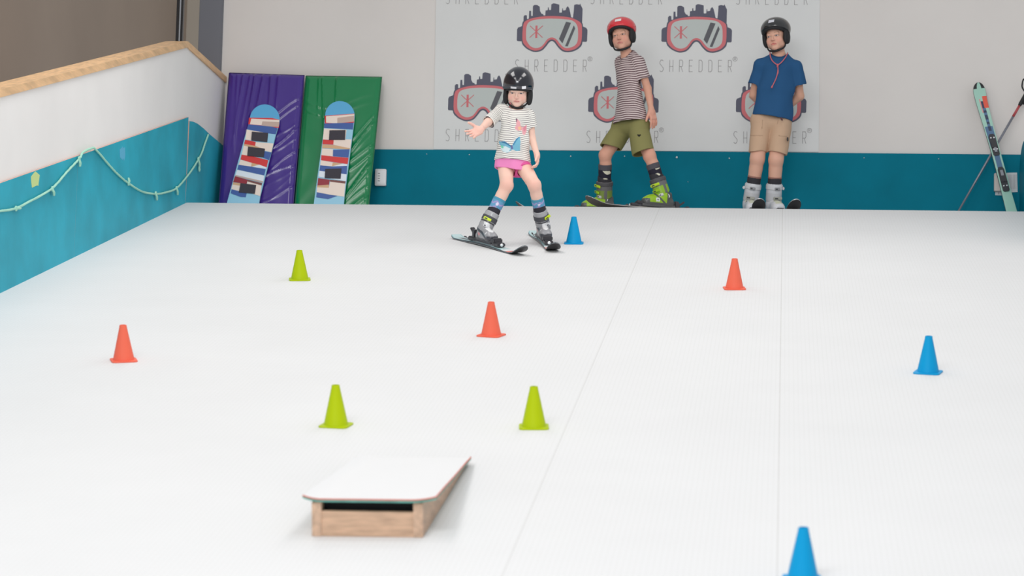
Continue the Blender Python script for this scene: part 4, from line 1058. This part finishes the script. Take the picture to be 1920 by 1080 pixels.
cloth('t_shirt', girl, tor+slR+slL, attr_mat('striped_jersey', .85, .15, bump=.1, bscale=400, stripe=(.0131, .26, (238, 235, 229), (104, 98, 104))), .0030, .009, post=lambda X, Y, Z: fo(X, Y, Z), col=gcol,
      attrs={'v': stripe_coord([(tor, chest, V3(.02, 0, -1), 0), (slR, shR, dR, .004), (slL, shL, dL, .004)]), 'p': gprint}, sub=[ell(J(966, 198.5, -.015), (.060, .080, .031), np.array([[.95, 0, -.31], [0, 1, 0], [.31, 0, .95]]), .006, 's')])
pink = CLOTH('pink_cotton')
sk = [cap(J(961, 294, .02), J(961, 334, .02), .083, .102, .01, wide=(X_, 1.33), cuts=[(J(961, 316, -.08), nrm(V3(-.15, 0, -1))), (J(961, 296, 0), V3(0, 0, 1.))])]
cloth('skirt', girl, sk, pink, .0038, .010, post=lambda X, Y, Z: .002*np.sin(X*55+Z*8)+fo(X, Y, Z), col=lambda P: np.tile((236., 140, 194), (len(P), 1)))
so = [cap(hipR+V3(.012, 0, 0), hipR*.6+kR*.4+V3(.008, 0, 0), .054, .062, .02, cuts=[(J(952, 321, 0), nrm(kR-hipR))]), cap(hipL+V3(-.012, 0, 0), hipL*.6+kL*.4+V3(-.010, 0, 0), .052, .062, .02, cuts=[(J(985, 321, 0), nrm(kL-hipL))]), cap(J(964, 306, .03), J(967, 322, .02), .05, .038, .02)]
cloth('shorts', girl, so, pink, .0042, .012, post=fo, col=lambda P: np.tile((222., 96, 160), (len(P), 1)))
def gsock(t, ph, q):
    C = np.tile(np.array((104, 158, 194), float), (len(t), 1))
    z = np.abs(((ph*38) % 2)-1)*.020; b = ((t-z) % .036) < .012
    C[b] = (166, 156, 204); C[t > t.max()-.018] = (84, 152, 180)
    w = (np.sin(ph*95+1)*np.sin(t*75) > .62) & (t < t.max()-.03); C[w] = (226, 214, 236)
    return C
sock(girl, aR, kR, .036, .0475, .70, gsock); sock(girl, aL, kL, .036, .0475, .70, gsock)
hm = helmet(girl, hd, (13, 14, 27), 'gloss', '', (64, 64, 70), (.105, .121, .122))
sticker(hd, hm, -.018, .0425, .040, .013, (206, 206, 210), .0090, sr=(.105, .121, .122)); sticker(hd, hm, .052, .0440, .026, .019, (232, 232, 236), .0085, sr=(.105, .121, .122))

# ================================================================== boy in the brown striped shirt
Y0 = 20.75
PZ = ZC+.004
UP = V3(0, 0, 1)
fA, fB = nrm(V3(-1, -.08, 0)), nrm(V3(-.87, -.48, 0))
def floor_pt(px, Y): p = at(px, 388, Y); return V3(p[0], Y, PZ)
oA, oB = floor_pt(1121, 20.88), floor_pt(1233, 20.64)
BP = P_((150, 148, 140), (96, 92, 90), (190, 186, 176), (120, 116, 110))
btop = lambda u, x: 1 if abs(x) < .35 and u > .55 else 2 if u > .9 or abs(x) > .75 else 3 if u < .3 else 0
make_ski('ski mostly hidden behind the crest on the front foot of the red-helmeted child', ski_frame(oA+UP*.006, fA, UP+V3(0, .18, 0)), .640, .52, (BP, btop), (.102, .07, .09), .085, 'boot', cap_col=mat('ski_tip_grey', (150, 146, 140), .4), base=mat('worn_ski_base', (84, 78, 72), .5))
make_ski('ski with upturned grey tip on the rear foot of the red-helmeted child', ski_frame(oB+UP*.008, fB, UP+V3(-.10, .22, 0)), .600, .50, (BP, btop), (.102, .07, .09), .062, 'boot', cap_col=mat('ski_tip_grey', (150, 146, 140), .4), base=mat('worn_ski_base', (84, 78, 72), .5))
boy = thing('person', 'child in red helmet, brown striped shirt and olive shorts striding to the left', 'person', (oA+oB)/2)
hd = Head(J(1166.5, 68, -.02), .26, .03, -.16, 1.05)
kA, kB = J(1135, 291, .02), J(1218, 292, -.12)
hipA, hipB = J(1167, 240, .07), J(1197, 241, -.05)
bA, bB = oA+UP*.036, oB+UP*.038
LC = dict(shell=(150, 190, 34), dark=(84, 84, 84), tongue=(132, 176, 30), cuff=(104, 102, 104), cuff_low=(140, 180, 40), liner=(48, 46, 52), strap=(78, 76, 80), pivot=1, two=2, st=(.118, .148), buckles=[('b', .105, .55, (200, 226, 50), .040), ('b', .058, .45, (168, 206, 44), .034), ('b', .02, .9, (214, 214, 214), .018)])
boot(boy, bA, fA, UP, kA, 1.0, dict(LC, side=-1, cuff_low=(120, 140, 60))); boot(boy, bB, fB, UP, kB, 1.0, dict(LC, side=-1))
aA, aB = ankle(bA, fA, UP, 1), ankle(bB, fB, UP, 1)
e_ = nrm(V3(.16, -.25, 0))                               # across the shoulders
shN, shF = J(1198, 114, -.10), J(1164, 116, .12)         # near (left) and far (right) shoulder
elN, wrN = J(1214, 166, -.06), J(1221, 206, -.10); elF, wrF = J(1176, 168, .15), J(1180, 205, .12)
chest, waist, pel, neckb = J(1179, 134, .0), J(1181, 185, .0), J(1182, 232, .0), J(1176, 106, .0)
bb = head_prims(hd)+[cap(hd(0, -.016, -.06), neckb, .040, .045, .02), cap(neckb, chest, .036, .058, .03, wide=(e_, 1.3)), cap(chest, waist, .058, .056, .03, wide=(e_, 1.4)), cap(waist, pel, .056, .064, .03, wide=(e_, 1.3)), cap(shN, shF, .028, .028, .02),
     cap(shN, elN, .030, .030, .015), cap(elN, wrN, .031, .0205, .012), cap(shF, elF, .036, .030, .015), cap(elF, wrF, .031, .0205, .012),
     cap(hipA, kA, .066, .047, .03), cap(kA, aA, .046, .032, .02), cap(hipB, kB, .066, .047, .03), cap(kB, aB, .046, .032, .02), ell(kA+V3(-.008, -.006, 0), (.034, .034, .045), None, .02), ell(kB+V3(-.010, -.006, 0), (.034, .034, .045), None, .02),
     cap(kA*.8+aA*.2+V3(.010, 0, 0), kA*.6+aA*.4+V3(.006, 0, 0), .037, .032, .02), cap(kB*.8+aB*.2+V3(.010, 0, 0), kB*.6+aB*.4+V3(.006, 0, 0), .037, .032, .02)]
bb += hand(wrN, nrm(J(1228, 236, -.10)-wrN), V3(.55, .8, .1), V3(-.7, -.6, .1), .150, (.16, .2, .26, .3), .16, (.75, .6, .2))
bb += hand(wrF, V3(.05, -.1, -1), V3(1, .2, 0), V3(0, -1, 0), .140, (.4, .4, .4, .4), .05)
body(boy, bb, (214, 162, 140), hd, (150, 116, 92), (196, 112, 106), (84, 78, 74), fine_box(hd.O, .12, .0022)+fine_box(wrN+V3(.01, 0, -.07), .09, .0026), .0024,
     [(kA+V3(-.04, -.02, 0), .06, (206, 140, 120), .35), (kB+V3(-.03, -.03, 0), .06, (206, 140, 120), .35), (wrN+V3(.02, 0, -.07), .09, (220, 146, 130), .4), (elN, .12, (206, 148, 122), .35)])
hemP = J(1183, 228, -.05); hemN = nrm(V3(.07, 0, -1)); sNe = J(1207, 146, -.08); sFe = J(1168, 150, .14); dN, dF = nrm(sNe-shN), nrm(sFe-shF)
tor = [cap(J(1178, 130, 0), J(1181, 182, 0), .083, .082, .02, wide=(e_, 1.46)), cap(J(1181, 176, 0), J(1183, 244, 0), .080, .138, .03, wide=(e_, 1.28), cuts=[(hemP, hemN)]), cap(shN+V3(-.016, .02, -.016), shF+V3(.016, -.02, -.016), .044, .042, .03), cap(J(1180, 104, .0), shN+V3(-.014, .02, -.008), .046, .038, .02), cap(J(1186, 101, .0), J(1190, 106, -.04), .034, .036, .02), cap(J(1176, 106, .01), shF+V3(.01, -.02, -.01), .046, .038, .03), cap(J(1176, 110, .005), J(1178, 130, 0), .052, .078, .02)]
slN = [cap(shN+V3(-.006, .01, -.004), sNe+dN*.05, .044, .052, .035, cuts=[(sNe, dN)])]; slF = [cap(shF, sFe+dF*.05, .040, .052, .03, cuts=[(sFe, dF)])]
fo2 = folds(.0040, 9, .9)
cloth('t_shirt', boy, tor+slN+slF, attr_mat('brown_striped_jersey', .85, .15, bump=.1, bscale=400, stripe=(.0178, .52, (212, 196, 194), (110, 88, 92))), .0038, .010, post=fo2, col=lambda P: np.tile((112., 92, 96), (len(P), 1)),
      attrs={'v': stripe_coord([(tor, chest, V3(-.05, 0, -1), 0), (slN, shN, dN, 0), (slF, shF, dF, 0)]), 'p': lambda P: (np.abs(np.linalg.norm((P-hd(0, -.02, -.125))*np.array((1, 1, 1.25)), axis=1)-.066) < .007).astype(float)}, sub=[ell(hd(0, -.012, -.125), (.056, .060, .044), None, .006, 's')])
hAe, hBe = J(1144, 277, .02), J(1207, 286, -.11)
shp = [cap(J(1168, 236, .05), J(1198, 236, -.04), .088, .088, .02), cap(hipA+V3(0, 0, -.01), hAe+nrm(hAe-hipA)*.06, .080, .086, .02, wide=(nrm(V3(1, 0, .3)), 1.0), cuts=[(hAe, nrm(V3(-.05, 0, -1)+.5*nrm(hAe-hipA)))]), cap(hipB+V3(0, 0, -.01), hBe+nrm(hBe-hipB)*.06, .080, .089, .012, cuts=[(hBe, nrm(V3(.28, 0, -1)+.3*nrm(hBe-hipB)))])]
wc = (J(1182, 225.5, 0), V3(0, 0, 1.))
for q_ in shp: q_.cuts = list(q_.cuts)+[wc]
OLV = np.array((134, 130, 84), float)
def ocol(P):
    C = np.tile(OLV, (len(P), 1)); x, y, _ = proj_px(P)
    m = ((np.hypot(x-1196.5, y-253.5) < 1.6) | (np.hypot(x-1200, y-253.5) < 1.6) | ((np.abs(x-1198.2) < 2.6-(y-254)*.75) & (y > 253.5) & (y < 257.5))) & (P[:, 1] < Y0)
    C[m] = (36, 36, 34); return C
fo3 = folds(.0045, 13, .8)
cloth('shorts', boy, shp, CLOTH('cotton_twill'), .0042, .012, post=fo3, col=ocol)
def bsock(t, ph, q):
    C = np.tile(np.array((84, 82, 88), float), (len(t), 1)); C[t < t.max()-.040] = (44, 42, 54)
    n_ = (np.sin(ph*60+.6)+np.sin(t*85+ph*30) > .75) & (t < t.max()-.045) & (t > t.max()-.110); C[n_] = (214, 210, 190)
    return C
sock(boy, aA, kA, .043, .056, .80, bsock); sock(boy, aB, kB, .043, .056, .80, bsock)
hm = helmet(boy, hd, (214, 34, 48), 'gloss', '', None, (.108, .124, .092), .056, .026)
sticker(hd, hm, .014, .104, .046, .020, (232, 222, 222), .0010, sr=(.108, .124, .092), cz=.056)

# ================================================================== boy in the blue shirt
Y0 = 20.95
fC, fD = nrm(V3(.12, -1, 0)), nrm(V3(.27, -1, 0))
oC, oD = floor_pt(1408, 20.96), floor_pt(1453, 20.97)
CP = P_((170, 170, 172), (60, 58, 62), (210, 210, 212))
ctop = lambda u, x: 2 if abs(x) > .7 else 1 if u > .6 and abs(x) < .4 else 0
TG = mat('ski_tip_silver', (186, 186, 188), .4)
make_ski('ski with black tip peeking over the crest between the grey boots', ski_frame(oC, fC, UP), .615, .50, (CP, ctop), (.112, .07, .09), .072, 'boot', cap_col=TG)
make_ski('ski with black tip peeking over the crest to the right of the grey boots', ski_frame(oD, fD, UP), .625, .50, (CP, ctop), (.112, .07, .09), .072, 'boot', cap_col=TG)
kid = thing('person', 'child in plain blue shirt and beige shorts standing with hands behind the back', 'person', (oC+oD)/2)
hd = Head(J(1455.5, 69, -.02), .36, .08, -.13, 1.06)
kC, kD = J(1420, 298, -.02), J(1455, 300, -.02)
hipC, hipD = J(1428, 232, .03), J(1464, 236, .03)
bC, bD = oC+UP*.032, oD+UP*.032
WC = dict(shell=(206, 207, 212), dark=(120, 120, 124), tongue=(196, 198, 176), cuff=(200, 201, 206), cuff_low=(190, 190, 194), liner=(46, 44, 50), strap=(204, 204, 208), st=(.108, .142), buckles=[('b', .118, .1, (150, 150, 154), .020), ('b', .118, 1.5, (214, 214, 216), .016), ('b', .050, .2, (168, 168, 160), .034), ('b', .022, .2, (180, 182, 170), .034)])
boot(kid, bC, fC, UP, kC, 1.08, dict(WC, side=1)); boot(kid, bD, fD, UP, kD, 1.08, dict(WC, side=-1))
aC, aD = ankle(bC, fC, UP, 1.08), ankle(bD, fD, UP, 1.08)
shC, shD = J(1423, 121, .0), J(1494, 122, .0)
elC, wrC = J(1414, 178, .09), J(1438, 206, .15); elD, wrD = J(1499, 180, .09), J(1468, 208, .15)
chest, waist, pel, neckb = J(1458, 135, .0), J(1455, 185, .0), J(1446, 228, .03), J(1460, 106, .01)
kb_ = head_prims(hd, .0028)+[cap(hd(0, -.016, -.06), neckb, .044, .050, .02), cap(neckb, chest, .040, .066, .03, wide=(X_, 1.3)), cap(chest, waist, .066, .066, .03, wide=(X_, 1.38)), cap(waist, pel, .066, .076, .03, wide=(X_, 1.34)), cap(shC, shD, .030, .030, .02),
      cap(shC, elC, .030, .036, .015), cap(elC, wrC, .037, .024, .012), cap(shD, elD, .030, .036, .015), cap(elD, wrD, .037, .024, .012),
      cap(hipC, kC, .070, .056, .03), cap(kC, aC, .054, .038, .02), cap(hipD, kD, .070, .056, .03), cap(kD, aD, .054, .038, .02), ell(kC+V3(0, -.014, 0), (.042, .038, .050), None, .02), ell(kD+V3(0, -.014, 0), (.042, .038, .050), None, .02),
      cap(kC*.8+aC*.2+V3(0, .016, 0), kC*.45+aC*.55+V3(0, .014, 0), .048, .040, .02), cap(kD*.8+aD*.2+V3(0, .016, 0), kD*.45+aD*.55+V3(0, .014, 0), .048, .040, .02)]
kb_ += hand(wrC, V3(.9, .1, -.25), V3(0, 1, 0), V3(0, 0, 1), .15, (.5, .5, .5, .5), .06)+hand(wrD+V3(0, .035, -.03), V3(-.9, .1, -.25), V3(0, 1, 0), V3(0, 0, 1), .15, (.5, .5, .5, .5), .06)
body(kid, kb_, (218, 170, 148), hd, (150, 112, 88), (204, 110, 106), (96, 100, 106), fine_box(hd.O, .13, .0022), .0018,
     [(kC+V3(0, -.05, 0), .06, (206, 150, 130), .2), (kD+V3(0, -.05, 0), .06, (206, 150, 130), .2), (elC, .14, (206, 150, 124), .4), (elD, .14, (206, 150, 124), .4)])
hemP = J(1446, 216, -.1); hemN = nrm(V3(.14, 0, -1)); sCe = J(1416.5, 157, .03); sDe = J(1499.5, 159, .03); dC, dD = nrm(sCe-shC), nrm(sDe-shD)
hemN = nrm(V3(-.15, 0, -1))
tor = [cap(J(1458, 130, 0), J(1457, 165, 0), .092, .095, .02, wide=(X_, 1.48)), cap(J(1457, 160, 0), J(1446, 236, .02), .094, .118, .03, wide=(X_, 1.36), cuts=[(hemP, hemN)]), cap(shC+V3(.016, 0, -.014), shD+V3(-.016, 0, -.014), .050, .050, .03), cap(J(1455, 107, .008), shC+V3(.02, 0, .0), .050, .044, .02), cap(J(1465, 107, .008), shD+V3(-.02, 0, .0), .050, .044, .02), cap(J(1460, 110, 0), J(1459, 124, 0), .056, .088, .03, wide=(X_, 1.25))]
slC = [cap(shC+V3(.010, 0, -.006), sCe+dC*.05, .043, .064, .022, cuts=[(sCe, dC)])]; slD = [cap(shD+V3(-.010, 0, -.006), sDe+dD*.05, .043, .064, .022, cuts=[(sDe, dD)])]
fo4 = folds(.0055, 21, .85)
def ck(P):
    C = np.tile(np.array((42, 84, 126), float), (len(P), 1)); r = np.linalg.norm((P-hd(0, -.01, -.130))*np.array((1, 1, 1.2)), axis=1); C[np.abs(r-.069) < .006] = (34, 70, 108); return C
cloth('t_shirt', kid, tor+slC+slD, CLOTH('blue_jersey'), .0040, .011, post=fo4, col=ck, sub=[ell(hd(0, -.012, -.128), (.062, .066, .044), None, .006, 's')])
hCe, hDe = J(1420.5, 286, -.0), J(1457.5, 288, -.0)
WCUT = (J(1446, 213.5, 0), nrm(V3(.15, 0, 1)))
shp = [cap(J(1430, 226, .03), J(1462, 230, .03), .092, .092, .02, cuts=[WCUT]), cap(hipC+V3(.004, 0, -.01), hCe+nrm(hCe-hipC)*.06, .084, .068, .012, wide=(V3(0, 1, 0), 1.2), cuts=[WCUT, (hCe, nrm(V3(.0, 0, -1)))]), cap(hipD+V3(-.002, 0, -.01), hDe+nrm(hDe-hipD)*.06, .084, .074, .006, wide=(V3(0, 1, 0), 1.2), cuts=[WCUT, (hDe, nrm(V3(-.18, 0, -1)))])]
fo5 = folds(.0036, 33, .9)
def bcol(P):
    C = np.tile(np.array((196, 164, 138), float), (len(P), 1)); x, y, _ = proj_px(P); f = P[:, 1] < Y0+.02
    for (x0, y0, x1, y1) in ((1430, 225, 1428.5, 242), (1459, 226, 1457.5, 232), (1407, 254, 1430, 254.5), (1460, 254.5, 1475, 256)):
        t = np.clip(((x-x0)*(x1-x0)+(y-y0)*(y1-y0))/((x1-x0)**2+(y1-y0)**2), 0, 1)
        C[(np.hypot(x-x0-t*(x1-x0), y-y0-t*(y1-y0)) < .6) & f] = (170, 140, 116)
    return C
sh_ = cloth('shorts', kid, shp, CLOTH('cotton_twill'), .0042, .012, post=fo5, col=bcol)
q = J(1464.5, 220.5, -.125); MB().tube([q, q+V3(.004, -.004, -.014), q+V3(.012, -.002, -.022)], [.006, .007, .005], 8).build('belt_tab', mat('dark_red_webbing', (84, 50, 56), .8), sh_, smooth=True)
q = J(1477.0, 261, -.06); MB().box(q, (.006, .010, .014), bev=.002).build('pocket_tag', mat('black_tag', (40, 40, 44), .7), sh_, smooth='auto')
ksock = lambda t, ph, q: np.where((t > t.max()-.012)[:, None], np.array((150, 110, 100.)), np.array((52, 48, 54.)))
sock(kid, aC, kC, .047, .058, .62, ksock); sock(kid, aD, kD, .047, .058, .62, ksock)
hm = helmet(kid, hd, (28, 29, 31), 'gloss', '', None, (.109, .126, .092), .056, .024)
sticker(hd, hm, .012, .104, .042, .022, (214, 214, 222), .0010, sr=(.109, .126, .092), cz=.056)
sdf_mesh('hair', [hd.e((0, -.010, .034), (.0735, .092, .0745), 0, cuts=[(hd(0, .0, .058), hd.n(0, .30, -1))])], .0034, mat('light_brown_hair', (132, 98, 74), .7, bump=.5, bscale=200), kid, shell=.012)
# red cord worn round the neck
CORD = mat('red_cord', (204, 104, 112), .7, bump=.4, bscale=300)
def shirt_front(x, y, dy): return J(x, y, dy)
nk = [J(1443.5, 97, -.02), J(1444.5, 106, -.070), J(1449, 115, -.106), (J(1458, 122.5, -.125))]; nk2 = [J(1477, 99, -.02), J(1473, 107, -.075), J(1466, 116, -.112), J(1458, 122.5, -.125)]
cd = MB().tube(spline(nk, 8), .0042, 8).tube(spline(nk2, 8), .0042, 8).build('neck_cord', CORD, kid, smooth=True)
MB().tube(spline([J(1458, 122, -.126), J(1458.5, 132, -.130), J(1455.5, 146, -.134), J(1448.5, 161, -.130)], 8), .0040, 8).tube(spline([J(1458, 122, -.128), J(1459, 134, -.134), J(1458.2, 139, -.134)], 8), .0036, 8).tube([J(1458, 120, -.128), J(1458, 126, -.130)], .0075, 8).tube([J(1448.8, 160, -.130), J(1446.5, 165, -.130)], [.005, .007], 8).build('cord_end', CORD, cd, smooth=True)

# ================================================================== ski and pole leaning in the right corner
TAIL = at(1896.5, 397, YB-.42); d0 = at(1832, 160, YB-.045); dv = d0-TAIL; TAIL = TAIL+dv*((ZC+.004-TAIL[2])/dv[2]); dv = d0-TAIL; Ls = np.linalg.norm(dv)
nn = nrm(np.cross(nrm(dv), nrm(V3(1, .12, 0)))); nn = nn if nn[1] < 0 else -nn
MP = P_((164, 206, 190), (84, 116, 150), (226, 92, 72), (52, 62, 88), (216, 150, 150), (24, 26, 30), (120, 168, 180))
def mtop(u, x):
    if u > .965 and .35 < abs(x): return 5
    if .835 < u < .905 and x > .2: return 2
    if .80 < u < .885 and -.35 < x < .15 and False: return 4
    if .79 < u < .90 and -.45 < x < -.25: return 4
    if .865 < u < .885 and -.1 < x < .3: return 3
    if .66 < u < .865 and -.1 < x < .5: return 3 if (math.sin(u*150)+x*.6) > -.1 else 1
    if .55 < u <= .70 and abs(x) < .75: return 1
    if .30 < u <= .55 and abs(x) < .6: return 1
    if .05 < u < .062 and -.4 < x < .5: return 5
    if .095 < u < .105 and -.2 < x < .2: return 6
    return 0
make_ski('mint green ski with binding plates leaning upright on the wall in the right corner', ski_frame(TAIL+dv*.44, dv, nn), Ls*.56, Ls*.44, (MP, mtop), (.108, .074, .094), .04, 'plates')
pbt, ptp = at(1797, 396, YB-.16), at(1919, 185, YB-.075); dv = ptp-pbt; pbt = pbt+dv*((ZC+.012-pbt[2])/dv[2])
pole = thing('ski_pole', 'grey ski pole slanting behind the mint ski to the right edge of the picture', 'ski pole', pbt); L_ = np.linalg.norm(ptp-pbt); u_ = nrm(ptp-pbt)
MB().tube([pbt, pbt+u_*L_*.5, pbt+u_*L_*.86], [.0075, .0095, .0098], 12).build('shaft', mat('pole_grey', (134, 136, 146), .35, .4), pole, smooth=True)
MB().tube([pbt+u_*L_*.86, pbt+u_*L_*.95], .0104, 12).build('red_band', mat('pole_red', (176, 70, 74), .4), pole, smooth=True)
MB().tube([pbt+u_*L_*.945, pbt+u_*L_*.96, pbt+u_*L_*1.05, pbt+u_*L_*1.06], [.012, .016, .017, .012], 12).build('grip', mat('pole_grip_black', (34, 34, 36), .7), pole, smooth=True)
MB().tube(spline([pbt+u_*L_*1.04, pbt+u_*L_*1.03+V3(-.03, -.02, .06), pbt+u_*L_*1.02+V3(-.012, -.04, .13), pbt+u_*L_*1.0+V3(.02, -.04, .06), pbt+u_*L_*.98+V3(.01, -.015, -.03)], 6), .006, 6).build('wrist_strap', STRAP, pole, smooth=True)
